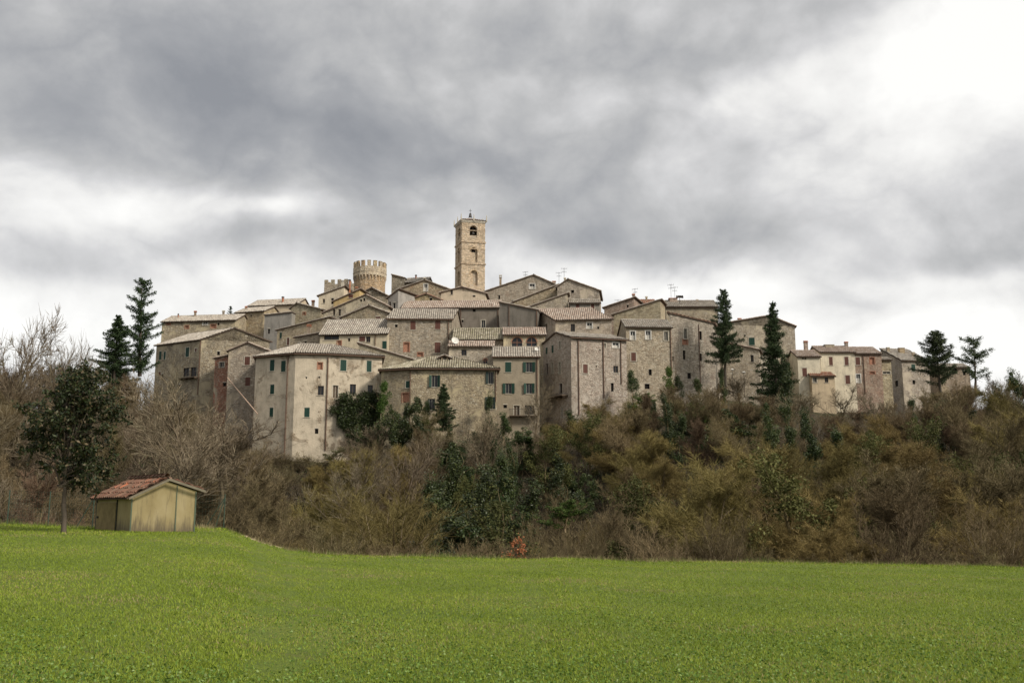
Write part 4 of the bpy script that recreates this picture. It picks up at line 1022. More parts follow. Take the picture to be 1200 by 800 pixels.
V_brown = veg_mat('brown_twigs', [(0, (0.062, 0.046, 0.022)), (.5, (0.130, 0.100, 0.050)), (1, (0.26, 0.21, 0.12))])
V_purple = veg_mat('reddish_twigs', [(0, (0.062, 0.040, 0.024)), (.5, (0.112, 0.076, 0.045)), (1, (0.19, 0.135, 0.085))])
V_olive = veg_mat('olive_twigs', [(0, (0.075, 0.056, 0.018)), (.5, (0.165, 0.128, 0.044)), (1, (0.29, 0.235, 0.10))])
V_tan = veg_mat('tan_twigs', [(0, (0.10, 0.076, 0.042)), (.5, (0.175, 0.137, 0.080)), (1, (0.29, 0.24, 0.155))])
V_ivy = veg_mat('ivy_leaves', [(0, (0.016, 0.026, 0.008)), (.5, (0.036, 0.054, 0.014)), (.85, (0.062, 0.088, 0.022)), (1, (0.105, 0.125, 0.038))], .5, .3, .12, .4)
V_bush = veg_mat('bright_leaves', [(0, (0.03, 0.06, 0.012)), (.5, (0.06, 0.105, 0.022)), (1, (0.11, 0.165, 0.04))], .6, .25, .15)
V_olivel = veg_mat('olive_leaves', [(0, (0.045, 0.052, 0.016)), (.5, (0.085, 0.09, 0.028)), (1, (0.13, 0.13, 0.045))], .7, .25, .15)
V_needle = veg_mat('dark_needles', [(0, (0.014, 0.027, 0.011)), (.5, (0.034, 0.056, 0.022)), (1, (0.070, 0.098, 0.040))], .6, .15)
V_pine = veg_mat('pine_needles', [(0, (0.024, 0.038, 0.017)), (.5, (0.052, 0.074, 0.032)), (1, (0.10, 0.12, 0.058))], .6, .15)
V_magn = veg_mat('leathery_leaves', [(0, (0.012, 0.020, 0.008)), (.45, (0.026, 0.038, 0.013)), (.7, (0.045, 0.058, 0.020)), (.88, (0.085, 0.068, 0.035)), (1, (0.15, 0.11, 0.06))], .55, .1, .08, .25)
V_rust = veg_mat('rusty_leaves', [(0, (0.22, 0.06, 0.03)), (.5, (0.42, 0.13, 0.065)), (1, (0.58, 0.24, 0.13))], .7, .1, .2)
V_bark = veg_mat('dark_bark', [(0, (0.05, 0.04, 0.03)), (1, (0.12, 0.10, 0.075))])

# ------------------------------------------------------------------ plants: geometry
def tubes_mesh(name, segs, mat, rng, sides=4):
    S = np.array([[*a, *b, r0, r1] for a, b, r0, r1 in segs], float)
    A, B, r0, r1 = S[:, :3], S[:, 3:6], S[:, 6], S[:, 7]
    d = B - A; d /= np.linalg.norm(d, axis=1)[:, None] + 1e-9
    ref = np.where(np.abs(d[:, 2:3]) > .9, np.array([[1., 0, 0]]), np.array([[0, 0, 1.]]))
    u = np.cross(d, ref); u /= np.linalg.norm(u, axis=1)[:, None] + 1e-9; v = np.cross(d, u)
    V = []
    for r, P in ((r0, A), (r1, B)):
        for k in range(sides):
            t = 2 * math.pi * k / sides
            V.append(P + (u * math.cos(t) + v * math.sin(t)) * r[:, None])
    V = np.stack(V, 1).reshape(-1, 3)
    n = len(S); base = np.arange(n)[:, None] * (2 * sides)
    Fc = np.concatenate([base + np.array([[k, (k + 1) % sides, sides + (k + 1) % sides, sides + k]]) for k in range(sides)], 0)
    rnd = np.repeat(np.clip(rng.normal(.5, .22, n), 0, 1), 2 * sides)
    return fast_mesh(name, V, Fc, mat, rnd)
def leaves_mesh(name, C, size, mat, rng, aspect=.55, down=0.0, D=None):
    """one folded rhombus per leaf"""
    n = len(C); C = np.asarray(C, float)
    d = rng.normal(size=(n, 3)) if D is None else np.asarray(D, float) + rng.normal(size=(n, 3)) * .25
    d[:, 2] -= down; d /= np.linalg.norm(d, axis=1)[:, None] + 1e-9
    e = rng.normal(size=(n, 3)); e = np.cross(d, e); e /= np.linalg.norm(e, axis=1)[:, None] + 1e-9
    s = size * rng.uniform(.6, 1.4, (n, 1))
    V = np.stack([C - d * s * .5, C + e * s * aspect * .5, C + d * s * .5, C - e * s * aspect * .5], 1).reshape(-1, 3)
    Fc = np.arange(n * 4).reshape(n, 4)
    return fast_mesh(name, V, Fc, mat, np.repeat(rng.uniform(0, 1, n), 4))

def norm(v): return v / (np.linalg.norm(v) + 1e-9)
def grow(rng, segs, p, d, L, r, lvl, maxl, P):
    ns = P.get('ns', 5) if lvl < maxl else 2
    taper = P.get('taper', .62)
    step = L / ns
    for i in range(ns):
        d = norm(d + rng.normal(size=3) * P['wob'] + np.array([0, 0, P['up'] * (1 if lvl else .4)]))
        q = p + d * step; f0, f1 = 1 - (1 - taper) * i / ns, 1 - (1 - taper) * (i + 1) / ns
        if lvl == maxl and i == ns - 1: f1 = .25
        segs.append((p, q, r * f0, r * f1, lvl)); p = q
        if lvl < maxl and (i > 0 or lvl > 0 or P.get('low')):
            for _ in range(rng.poisson(P['kids'][lvl])):
                ax = norm(np.cross(d, rng.normal(size=3))); a = P['ang'] * rng.uniform(.6, 1.3)
                nd = norm(d * math.cos(a) + ax * math.sin(a))
                if nd[2] < -.1 and lvl < 2: nd[2] *= -.5
                grow(rng, segs, p, norm(nd), L * P['ratio'] * rng.uniform(.65, 1.2) * (1 - .35 * i / ns), max(r * f1 * P['rr'], P['rmin']), lvl + 1, maxl, P)
def split(segs, cut_lvl):
    return [s[:4] for s in segs if s[4] <= cut_lvl], [s[:4] for s in segs if s[4] > cut_lvl]
def mk(name, me, parent):
    o = bpy.data.objects.new(name, me); COL.objects.link(o); o.parent = parent; return o
def bare_tree(seed, Hh, bark, twig, P=None, label='', trunk_h=.25, r=.16, lean=0):
    rng = np.random.default_rng(seed); segs = []
    P_ = dict(wob=.10, up=.07, kids=[1.9, 1.9, 2.6, 0], ang=.75, ratio=.52, rr=.6, rmin=.014, ns=6, taper=.35)
    P_.update(P or {})
    grow(rng, segs, np.zeros(3), norm(np.array([lean, 0, 1.])), Hh * .8, r, 0, 3, P_)
    a, b_ = split(segs, 1)
    return [('trunk', tubes_mesh('trunk', a, bark, rng, 5)), ('crown', tubes_mesh('crown', b_, twig, rng, 3))]
def bare_shrub(seed, Hh, bark, twig, stems=9, spread=.45, P=None):
    rng = np.random.default_rng(seed); segs = []
    P_ = dict(wob=.09, up=.05, kids=[2.1, 2.4, 2.2, 0], ang=.55, ratio=.48, rr=.6, rmin=.014, ns=5, taper=.3, low=1)
    P_.update(P or {})
    for k in range(stems):
        a = 2 * math.pi * (k + rng.uniform(-.3, .3)) / stems; s = spread * rng.uniform(.15, 1.1)
        grow(rng, segs, np.array([math.cos(a) * .25, math.sin(a) * .25, -.3]), norm(np.array([math.cos(a) * s, math.sin(a) * s, 1.])), Hh * rng.uniform(.6, .98), .05 * Hh / 6, 0, 3 if stems < 7 else 2, P_) if False else \
        grow(rng, segs, np.array([math.cos(a) * .25, math.sin(a) * .25, -.3]), norm(np.array([math.cos(a) * s, math.sin(a) * s, 1.])), Hh * rng.uniform(.6, .98), .045 * Hh / 6, 1, 3, dict(P_, kids=[0, P_['kids'][0] + .6, P_['kids'][1] + 1.0, 0]))
    a, b_ = split(segs, 1)
    return [('stems', tubes_mesh('stems', a, bark, rng, 4)), ('twigs', tubes_mesh('twigs', b_, twig, rng, 3))]
def leafy(seed, Hh, mat, n=5200, prof='column', leaf=.22, twig=V_brown, width=.3):
    """ivy clad stem or evergreen bush: clumps of leaves round limbs"""
    rng = np.random.default_rng(seed); segs = []
    P_ = dict(wob=.12, up=.10, kids=[2.2, 1.6, 0, 0], ang=.8, ratio=.36 if prof == 'column' else .55, rr=.5, rmin=.02, ns=6, taper=.4, low=1)
    grow(rng, segs, np.array([0, 0, -.3]), np.array([0, 0, 1.]), Hh * .92, .11, 0, 2, P_)
    S = np.array([[*a, *b] for a, b, *_ in segs]); Ls = np.linalg.norm(S[:, 3:] - S[:, :3], axis=1)
    # clumps
    nc = 70 if prof == 'column' else 120
    idx = rng.choice(len(S), nc, p=Ls / Ls.sum()); t = rng.uniform(0, 1, (nc, 1)); cc = S[idx, :3] * (1 - t) + S[idx, 3:] * t
    if prof == 'column':
        lim = Hh * width * (1 - .75 * (cc[:, 2:3] / Hh).clip(0, 1)); rr = np.linalg.norm(cc[:, :2], axis=1)[:, None]
        cc[:, :2] *= np.minimum(1, lim / (rr + 1e-6))
    cr = rng.uniform(.25, .7, nc) * Hh / 8
    k = rng.integers(0, nc, n); o = rng.normal(size=(n, 3)); o /= np.linalg.norm(o, axis=1)[:, None]
    C = cc[k] + o * (cr[k] * rng.uniform(.55, 1.1, n))[:, None] * np.array([1, 1, 1.15])
    C = C[C[:, 2] > -.2]
    a, _ = split(segs, 1)
    nb = rng.integers(0, nc, 40)
    tw = [(cc[i], cc[i] + norm(rng.normal(size=3) + [0, 0, .6]) * cr[i] * 2.0, .02, .006) for i in nb]
    return [('trunk', tubes_mesh('trunk', a, twig, rng, 4)), ('crown', leaves_mesh('crown', C, leaf, mat, rng))]
def conifer(seed, Hh, wid, mat, whorl=.55, droop=.25, bare=.1, irregular=.2, power=.9, spray=.62, dens=1.0, upt=0.0):
    rng = np.random.default_rng(seed); segs = []; C = []; D = []
    n = 12; lean = rng.normal(size=2) * .01
    pts = [np.array([lean[0] * i * Hh / n * 3 + rng.normal() * .04, lean[1] * i * Hh / n + rng.normal() * .04, Hh * i / n]) for i in range(n + 1)]
    for i in range(n): segs.append((pts[i], pts[i + 1], .02 * Hh * (1 - i / n) + .025, .02 * Hh * (1 - (i + 1) / n) + .02))
    z = Hh * bare
    while z < Hh * .985:
        f = (z / Hh - bare) / (1 - bare); L0 = wid * (1 - f) ** power + .25
        nb = rng.integers(4, 7)
        a0 = rng.uniform(0, 6.28)
        i = min(int(z / Hh * n), n - 1); tt = z / Hh * n - i; c = pts[i] * (1 - tt) + pts[i + 1] * tt
        for b_ in range(nb):
            if rng.random() < irregular * .8: continue
            a = a0 + 6.28 * b_ / nb + rng.normal() * .25; L = L0 * rng.uniform(1 - irregular * 1.6, 1 + irregular * .9)
            h = np.array([math.cos(a), math.sin(a), 0.]); sl = .18 + upt - droop * (1 - f) + rng.normal() * .08
            k = max(2, int(L / .45)); p = c.copy()
            for j in range(k):
                d = norm(h + np.array([0, 0, sl + (.25 * j / k)])); q = p + d * L / k
                segs.append((p, q, .035 * (1 - j / k) + .01, .035 * (1 - (j + 1) / k) + .008))
                m = int(dens * 75 * (L / k / .45))
                for _ in range(m):
                    t_ = rng.random(); s_ = rng.choice([-1, 1]); side = np.array([-h[1], h[0], 0.]) * s_
                    w_ = spray * 1.15 * (1 - .45 * (j + t_) / k) * rng.uniform(.3, 1.0) * min(1, L0 / 1.2)
                    e = norm(h * .6 + side * rng.uniform(.1, 1.2) + np.array([0, 0, rng.normal() * .6 - .15]))
                    C.append(p + (q - p) * t_ + e * w_ * rng.uniform(.2, 1.0) + rng.normal(size=3) * .06); D.append(e * .7 + rng.normal(size=3) * .35)
                p = q
        z += whorl * rng.uniform(.7, 1.25) * (1 - .45 * f)
    for _ in range(40): C.append(pts[-1] + np.array([rng.normal() * .05, rng.normal() * .05, -rng.uniform(0, .9)])); D.append([rng.normal() * .4, rng.normal() * .4, 1.])
    return [('trunk', tubes_mesh('trunk', segs, V_bark, rng, 5)), ('crown', leaves_mesh('crown', C, .25, mat, rng, .30, .05, D))]

def plant(name, parts, loc, label, cat, group=None, sc=1.0, rz=0.0, sz=None, tilt=(0, 0)):
    root = empty(name, loc, rz); root.scale = (sc, sc, sz or sc); root.rotation_euler = (tilt[0], tilt[1], rz)
    tag(root, label, cat, group)
    for n_, me in parts: mk(n_, me, root)
    return root
PROTO = {}
def place(kind, x, y, label, cat, group=None, h=None, sc=None, rz=None, wide=1.0, zoff=0.0):
    """first use links the prototype's parts, later uses share their meshes"""
    name, parts, hh = PROTO[kind]
    s = (h / hh) if h else (sc or 1.0)
    root = empty(name, (x, y, gz(x, y) - .15 + zoff), rt.uniform(0, 6.28) if rz is None else rz)
    root.scale = (s * wide, s * wide, s); tag(root, label, cat, group)
    for n_, me in parts: mk(n_, me, root)
    return root
def height_of(parts): return max(float(np.max(np.array([v.co.z for v in me.vertices]))) for _, me in parts)
def proto(key, name, parts): PROTO[key] = (name, parts, height_of(parts))
for i in range(3): proto('tan%d' % i, 'bare_tree', bare_tree(100 + i, 10, V_grey, V_tan, dict(kids=[2.4, 2.6, 4.2, 0], ang=.7, up=.09, rmin=.017), r=.15))
for i in range(3): proto('brown%d' % i, 'bare_tree', bare_tree(200 + i, 10, V_brown, V_brown, dict(kids=[2.8, 3.0, 5.2, 0], ang=.75, rmin=.015), r=.14))
for i in range(2): proto('red%d' % i, 'bare_tree', bare_tree(300 + i, 9, V_brown, V_purple, dict(kids=[2.8, 3.0, 5.2, 0], ang=.75, rmin=.015), r=.13))
for i in range(2): proto('olive%d' % i, 'bare_tree', bare_tree(400 + i, 9, V_grey, V_olive, dict(kids=[3.4, 3.4, 5.8, 0], ang=.95, rmin=.015, up=.05, low=1, ratio=.56), r=.13))
for i in range(2): proto('solive%d' % i, 'bare_shrub', bare_shrub(500 + i, 6, V_tan, V_olive, 11, .75))
for i in range(3): proto('sbrown%d' % i, 'bare_shrub', bare_shrub(600 + i, 6, V_tan, V_brown, 11, .38))
for i in range(2): proto('sred%d' % i, 'bare_shrub', bare_shrub(700 + i, 5, V_brown, V_purple, 10, .55))
for i in range(2): proto('stan%d' % i, 'bare_shrub', bare_shrub(750 + i, 5, V_tan, V_tan, 9, .55))
for i in range(3): proto('ivy%d' % i, 'ivy_clad_tree', leafy(800 + i, 9, V_ivy, 10500, 'column', .18))
for i in range(2): proto('bush%d' % i, 'evergreen_bush', leafy(850 + i, 5, V_ivy, 9500, 'bush', .15))
proto('spire0', 'ivy_spire', leafy(870, 8, V_bush, 4500, 'column', .18, width=.14)); proto('spire1', 'ivy_spire', leafy(871, 8, V_ivy, 4500, 'column', .18, width=.16))
proto('gbush0', 'leafy_bush', leafy(880, 4, V_bush, 6500, 'bush', .14)); proto('olbush0', 'leafy_bush', leafy(881, 5, V_olivel, 7000, 'bush', .13)); proto('olbush1', 'leafy_bush', leafy(882, 5, V_olivel, 6500, 'bush', .12))
for i in range(2): proto('bram%d' % i, 'bramble_bush', bare_shrub(900 + i, 2.2, V_purple, V_brown, 12, 1.6, dict(wob=.22, up=-.05, ang=.9, rmin=.008)))
for i in range(3): proto('limb%d' % i, 'bare_tree', bare_tree(120 + i, 10, V_grey, V_grey, dict(kids=[1.9, 1.7, 1.5, 0], ang=.68, up=.07, rmin=.022, ratio=.6, low=1), r=.17, lean=.1))
proto('fir0', 'fir_tree', conifer(950, 14, 3.4, V_needle, .50, .22, .26, .34, .72, .85, 1.0))
proto('fir1', 'fir_tree', conifer(951, 14, 3.3, V_needle, .48, .32, .06, .30, 1.05, .75, 1.0))
proto('cyp0', 'cypress_tree', conifer(952, 14, 2.5, V_needle, .62, -.10, .05, .50, .50, .75, .9, .22))
proto('fir2', 'fir_tree', conifer(953, 10, 2.6, V_needle, .45, .18, .05, .28, .85, .65, 1.0))
proto('pine0', 'pine_tree', conifer(954, 10, 3.4, V_pine, .58, .05, .18, .36, .62, .9, .9, .10))
proto('pine1', 'pine_tree', conifer(955, 9, 3.2, V_pine, .85, .0, .30, .45, .45, .9, .8, .08))

# ------------------------------------------------------------------ woods on the slope
SKY = [(-400, 400), (0, 408), (60, 405), (110, 412), (150, 425), (180, 448), (215, 462), (240, 470), (262, 488), (300, 515), (340, 534), (385, 532), (400, 528), (430, 482), (450, 474), (500, 480), (512, 520), (525, 535), (560, 540), (590, 500), (630, 492), (665, 482), (690, 468), (715, 460), (740, 456), (780, 448), (800, 452), (840, 436), (870, 436), (900, 445), (925, 455), (950, 468), (985, 480), (1010, 470), (1040, 465), (1090, 452), (1130, 440), (1165, 428), (1200, 422), (1600, 410)]
sx_ = np.array([s[0] for s in SKY], float); sy_ = np.array([s[1] for s in SKY], float)
# colour of the woods by place in the valley: (px, py, radius, kinds)
ZONES = [(60, 480, 150, 'brown brown red brown tan'), (200, 500, 90, 'tan tan tan brown stan'), (300, 540, 60, 'tan brown stan sbrown'), (280, 610, 60, 'sbrown solive sbrown brown'),
         (370, 590, 60, 'olive solive brown sred'), (450, 600, 55, 'solive olive solive tan'), (420, 505, 45, 'brown sbrown bush tan'), (480, 505, 40, 'bush ivy brown tan bush'), (530, 570, 60, 'ivy ivy bush tan ivy brown'), (540, 620, 45, 'ivy ivy bush olbush brown'),
         (600, 560, 55, 'ivy tan bush ivy brown ivy'), (590, 620, 40, 'ivy bush sbrown'), (650, 530, 50, 'bush brown tan olbush ivy'), (700, 500, 50, 'olive solive olbush tan solive'), (680, 600, 90, 'sbrown sbrown sbrown brown solive'), (790, 600, 70, 'sbrown brown olive sbrown olbush'), (840, 610, 50, 'olive olbush solive sbrown'),
         (740, 540, 50, 'olive solive olive brown'), (810, 500, 40, 'bush ivy brown ivy red'), (770, 470, 40, 'red brown ivy spire'), (850, 470, 50, 'brown red solive brown'), (890, 560, 60, 'solive olive olive solive'), (930, 500, 50, 'brown stan brown ivy'),
         (970, 540, 50, 'red sred brown ivy'), (1040, 560, 60, 'olive solive brown olive olive'), (1090, 575, 40, 'ivy olive olbush brown'), (1000, 480, 50, 'tan brown bush tan'), (1060, 500, 70, 'brown red brown ivy tan'), (1140, 490, 60, 'brown red tan ivy'), (1170, 540, 80, 'olive solive brown olive'), (1150, 610, 90, 'sbrown olive brown sred olbush'), (980, 620, 80, 'sbrown sbrown olbush sbrown'), (480, 640, 80, 'sbrown bush solive')]
LAB = dict(brown=('bare brown-twigged tree in the wood on the slope below the village', 'tree', 'bare brown trees of the wood'),
    tan=('bare pale-barked tree with spreading grey limbs in the wood below the village', 'tree', 'bare pale trees of the wood'),
    red=('bare tree with reddish-brown twigs on the wooded slope', 'tree', 'bare reddish trees of the wood'),
    olive=('bare tree with a fuzzy olive-yellow crown of fine twigs on the slope', 'tree', 'olive-yellow trees of the wood'),
    solive=('many-stemmed shrub with olive-yellow twigs on the slope', 'shrub', 'olive-yellow shrubs of the wood'),
    sbrown=('upright many-stemmed brown shrub in the thicket behind the field', 'shrub', 'brown shrubs of the thicket'),
    sred=('low reddish-brown bare shrub in the thicket behind the field', 'shrub', 'reddish shrubs of the thicket'),
    stan=('pale tan many-stemmed bare shrub on the slope', 'shrub', 'pale shrubs of the slope'),
    ivy=('tree wrapped in dark green ivy in the wood below the village', 'tree', 'ivy-clad trees of the wood'),
    bush=('rounded dark evergreen bush among the bare trees', 'bush', 'evergreen bushes of the wood'),
    spire=('narrow upright spire of bright green ivy against the stone walls', 'shrub', 'ivy spires under the walls'),
    olbush=('loose olive-green leafy bush on the slope', 'bush', 'olive-green bushes of the slope'),
    bram=('low tangle of brown brambles along the far edge of the field', 'bramble', 'brambles at the edge of the field'))
COUNT = {}
wr = random.Random(77)
MARKS = [(-900, 'at the far left edge'), (40, 'behind the leafy tree'), (125, 'under the tall ragged cypress'), (195, 'behind the shed'), (262, 'below the slanting pole'), (335, 'below the pale rendered house'),
         (425, 'below the ivy mass'), (515, 'below the broad tan house'), (605, 'below the iron balcony'), (690, 'below the three long downpipes'), (760, 'below the three white windows'), (825, 'below the orange edged roof'),
         (900, 'below the two dark firs'), (965, 'below the small lean-to'), (1025, 'below the brick house'), (1090, 'below the dense dark pine'), (1145, 'below the open pine'), (1195, 'at the far right edge')]
KINDW = dict(brown='bare brown tree', tan='bare pale tree', red='bare reddish-brown tree', olive='fuzzy olive-yellow bare tree', solive='many-stemmed olive-yellow shrub', sbrown='upright many-stemmed brown shrub',
    sred='low reddish-brown shrub', stan='pale tan bare shrub', ivy='ivy-wrapped dark green tree', bush='rounded dark evergreen bush', spire='narrow ivy spire', olbush='loose olive-green bush', bram='low brown bramble')
PLACED = []
def where_label(k, px, Y):
    mk_ = min(MARKS, key=lambda q: abs(q[0] - px))[1]
    r = 'at the field edge' if Y < 61 else 'low on the slope' if Y < 82 else 'mid-slope' if Y < 106 else 'high on the slope' if Y < 130 else 'at the slope top'
    return KINDW[k] + ' ' + r + ' ' + mk_
def settle_labels():
    by = {}
    for o, lb, px in PLACED: by.setdefault(lb, []).append((px, o))
    names = {2: ['left', 'right'], 3: ['leftmost', 'middle', 'rightmost'], 4: ['leftmost', 'second', 'third', 'rightmost'], 5: ['leftmost', 'second', 'third', 'fourth', 'rightmost'], 6: ['leftmost', 'second', 'third', 'fourth', 'fifth', 'rightmost']}
    for lb, l in by.items():
        l.sort(key=lambda q: q[0])
        for i, (px, o) in enumerate(l):
            if len(l) in names: o['label'] = names[len(l)][i] + ' ' + lb
            elif len(l) > 6: o['label'] = (['first', 'second', 'third', 'fourth', 'fifth', 'sixth', 'seventh', 'eighth', 'ninth', 'tenth', 'eleventh', 'twelfth', 'thirteenth', 'fourteenth', 'fifteenth', 'sixteenth'][min(i, 15)]) + ' from left, ' + lb
            else: o['label'] = lb
def kinds_at(px, py):
    best = sorted((((px - z[0]) ** 2 + ((py - z[1]) * 1.2) ** 2) ** .5 - z[2] * .6, z[3]) for z in ZONES)
    return best[0][1] if wr.random() < .75 else best[1][1]
nplants = 0
for row, (Y, step) in enumerate(((55.5, 3.0), (59.5, 3.4), (65, 3.9), (71, 4.0), (78, 4.0), (86, 4.1), (94, 4.2), (102, 4.3), (110, 4.4), (118, 4.5), (126, 4.6), (133, 4.8), (139, 5.0), (145, 5.2), (157, 6.5), (170, 8.0))):
    half = Y * .60 + 6
    x = -half + wr.uniform(0, step)
    while x < half:
        xx, yy = x + wr.uniform(-.35, .35) * step, Y + wr.uniform(-.4, .4) * (2.4 + row * .5)
        x += step
        z = gz(xx, yy); px, py0 = pxof((xx, yy, z))
        if Y > np.interp(px, [160, 161, 260, 290, 300, 590, 600, 740, 780, 840, 850, 1085, 1086], [999, 160, 158, 146, 144, 144, 148, 150, 156, 158, 178, 179, 999]): continue
        if Y < 70 and px < 270: 
            if Y < 60: continue
        ytop = np.interp(px, sx_, sy_) + wr.uniform(2, 16)
        hmax = zof(ytop, yy) - z
        ks = kinds_at(px, np.clip(py0 - 40, 430, 650)).split()
        k = wr.choice(ks)
        if Y < 61: k = wr.choice(['sbrown', 'sbrown', k, 'sred' if px > 900 else 'sbrown'])
        base_h = {'s': 6.4, 'b': 6.0}.get(k[0], 9.5)
        if k == 'brown': base_h = 9.5
        if Y < 61: base_h = wr.choice([3.2, 4.4, 5.4])
        hgt = base_h * wr.uniform(.75, 1.15)
        if px > 1040 or px < 170: hgt *= 1.15
        hgt = min(hgt, hmax)
        if hgt < 2.2:
            k = 'bram'; hgt = 1.9
            if hmax < 1.2: continue
        if hgt < 4.2 and k in ('tan', 'brown', 'red', 'olive'): k = {'tan': 'stan', 'brown': 'sbrown', 'red': 'sred', 'olive': 'solive'}[k]
        kk = 'limb' if k == 'tan' and hgt > 5 and wr.random() < .6 else k
        nv = len([q for q in PROTO if q.rstrip('0123456789') == kk]); key = kk + str(wr.randrange(nv))
        wide = wr.uniform(.9, 1.15) * (1.0 if hgt > 5 else 1.25)
        lb = LAB[k]
        o_ = place(key, xx, yy, lb[0], lb[1], lb[2], h=hgt, wide=wide, rz=wr.uniform(0, 6.28)); nplants += 1
        PLACED.append((o_, where_label(k, px, yy), px))
print('plants', nplants)
# brambles along the crest
for i in range(34):
    px = 275 + (1230 - 275) * (i + wr.uniform(-.3, .3)) / 34; yy = wr.uniform(52.6, 54.6)
    p = at(px, 655, yy)
    if px < 330: continue
    o_ = place('bram' + str(wr.randrange(2)), p.x, yy, LAB['bram'][0], 'bramble', LAB['bram'][2], h=wr.uniform(.9, 1.9), wide=1.15)
    PLACED.append((o_, where_label('bram', px, yy), px))
settle_labels()

def at_px(kind, px, ytop, Y, label, cat, ybase=None, wide=1.0, rz=None, group=None):
    """stand a plant at distance Y in column px with its tip at row ytop"""
    z1 = zof(ytop, Y); p = at(px, ytop, Y); d = Y * cp + (gz(p.x, Y) - EYE) * sp
    x = (px - 600) / F * (Y * cp + ((z1 + gz(p.x, Y)) / 2 - EYE) * sp)
    g0 = gz(x, Y) if ybase is None else zof(ybase, Y)
    name, parts, hh = PROTO[kind]; h = z1 - g0
    root = empty(name, (x, Y, g0 - .1), wr.uniform(0, 6.28) if rz is None else rz); s = h / hh; root.scale = (wide, wide, s); tag(root, label, cat, group)
    for n_, me in parts: mk(n_, me, root)
    return root
at_px('cyp0', 165, 324, 150, 'tall ragged dark cypress left of the village, the taller of the pair', 'cypress tree', 400 and 440, 1.1)
at_px('fir2', 133, 367, 146, 'shorter dark conifer just left of the tall ragged cypress', 'conifer', 450, 1.3)
at_px('cyp0', 267.5, 357.5, 199, 'dark cypress tip poking above the long low roof at left', 'cypress tree', 385, .28)
at_px('fir0', 849, 337.5, 158, 'tall dark fir against the right end of the stone houses', 'fir tree', 452, .85, 1.0)
at_px('fir1', 908, 351, 160, 'dark fir in front of the large tan gable, ivy below', 'fir tree', 475, 1.12, 2.0)
at_px('ivy0', 913, 415, 158, 'ivy-clad trunk directly below the dark fir in front of the gable', 'tree', 535, 1.25)
at_px('ivy1', 848, 402, 158.6, 'ivy-clad stem below the tall dark fir', 'tree', 470, .55)
at_px('pine0', 1101, 386, 165, 'dense dark pine right of the broad grey roof', 'pine tree', 462, 1.15, .4)
at_px('pine1', 1142, 391.5, 168, 'open flat-branched pine against the sky at the far right', 'pine tree', 462, 1.2, 2.2)
at_px('spire0', 452, 443, 145, 'bright green ivy spire against the left end of the tan stone house', 'shrub', 500, 1.0)
at_px('fir2', 519, 448, 144, 'small bushy pine in front of the open green shutters', 'conifer', 505, .75)
at_px('spire1', 489, 463, 144.5, 'thin ivy spire between the brick patch and the small pine', 'shrub', 505, .8)
at_px('spire1', 499, 468, 144.7, 'thinner ivy spire just left of the small bushy pine', 'shrub', 508, .6)
at_px('ivy1', 578, 455, 146, 'ivy column climbing the right corner of the tan stone house', 'ivy', 535, .85)
at_px('ivy2', 586, 480, 144, 'broad ivy mound at the foot of the corner beside the balcony', 'ivy', 540, .95)
at_px('spire1', 560, 503, 143, 'small dark ivy spire against the flared foot of the tan house', 'shrub', 540, 1.1)
at_px('fir2', 528, 500, 139, 'dark ivy-covered stump below the window of the tan house', 'shrub', 585, .8)
at_px('spire1', 742, 430, 152, 'dark green spire against the wall below the three white windows', 'shrub', 490, .9)
at_px('spire0', 782, 427, 154, 'green ivy spire left of the two thin windows', 'shrub', 478, .9)
at_px('spire1', 796, 437, 154, 'narrow dark ivy spire right of the green one', 'shrub', 480, .7)
at_px('spire1', 818, 441, 154, 'dark ivy spire at the corner of the orange-roofed house', 'shrub', 480, .9)
at_px('gbush0', 755, 458, 148, 'bright green leafy bush under the white windowed house', 'bush', 482, 1.3)
at_px('gbush0', 822, 468, 135, 'bright green bush in the middle of the slope below the tall fir', 'bush', 505, 1.5)
at_px('bush0', 820, 478, 130, 'large dark evergreen bush below the bright green one', 'bush', 540, 2.0)
at_px('ivy1', 600, 545, 96, 'ivy-smothered tree with pale stem near the centre of the wood', 'tree', 632, 1.1)
at_px('ivy2', 548, 508, 120, 'tall dark ivy-covered tree below the flared foot of the tan house', 'tree', 620, 1.4)
at_px('ivy0', 520, 515, 112, 'dark ivy-covered tree left of the centre of the wood', 'tree', 640, 1.3)
at_px('ivy2', 1100, 556, 88, 'tall dark green ivied tree in the right part of the wood', 'tree', 640, 1.0)
at_px('ivy1', 1140, 470, 130, 'ivied tree standing high on the right part of the slope', 'tree', 545, 1.0)
at_px('spire1', 1122, 487, 128, 'narrow ivied stem left of the ivied tree high on the right', 'shrub', 545, .9)
at_px('ivy2', 1165, 448, 150, 'ivy-clad tree on the right skyline under the open pine', 'tree', 500, 1.0)
at_px('limb1', 1034, 452, 128, 'thin dark leafless tree in front of the brick house', 'tree', 530, .7)
at_px('limb0', 985, 446, 150, 'small leafless tree with pale branches in front of the lean-to', 'tree', 500, 1.0)
at_px('limb2', 945, 452, 148, 'leafless pale-branched tree under the small pale house', 'tree', 505, 1.1)
at_px('limb0', 186, 415, 104, 'pale leafless tree with many rising limbs left of the gabled house', 'tree', 590, 1.3)
at_px('limb1', 228, 432, 92, 'pale leafless tree spreading in front of the tall gabled house', 'tree', 600, 1.35)
at_px('limb2', 258, 470, 82, 'pale leafless tree with twisted limbs behind the shed', 'tree', 610, 1.3)
at_px('limb0', 212, 480, 74, 'leafless tree with wide pale limbs just behind the shed roof', 'tree', 612, 1.1)
at_px('limb2', 570, 470, 118, 'pale leafless tree with a white stem right of the tan house foot', 'tree', 590, .9)
at_px('limb1', 470, 500, 108, 'pale leafless tree below the left end of the tan house', 'tree', 640, 1.0)
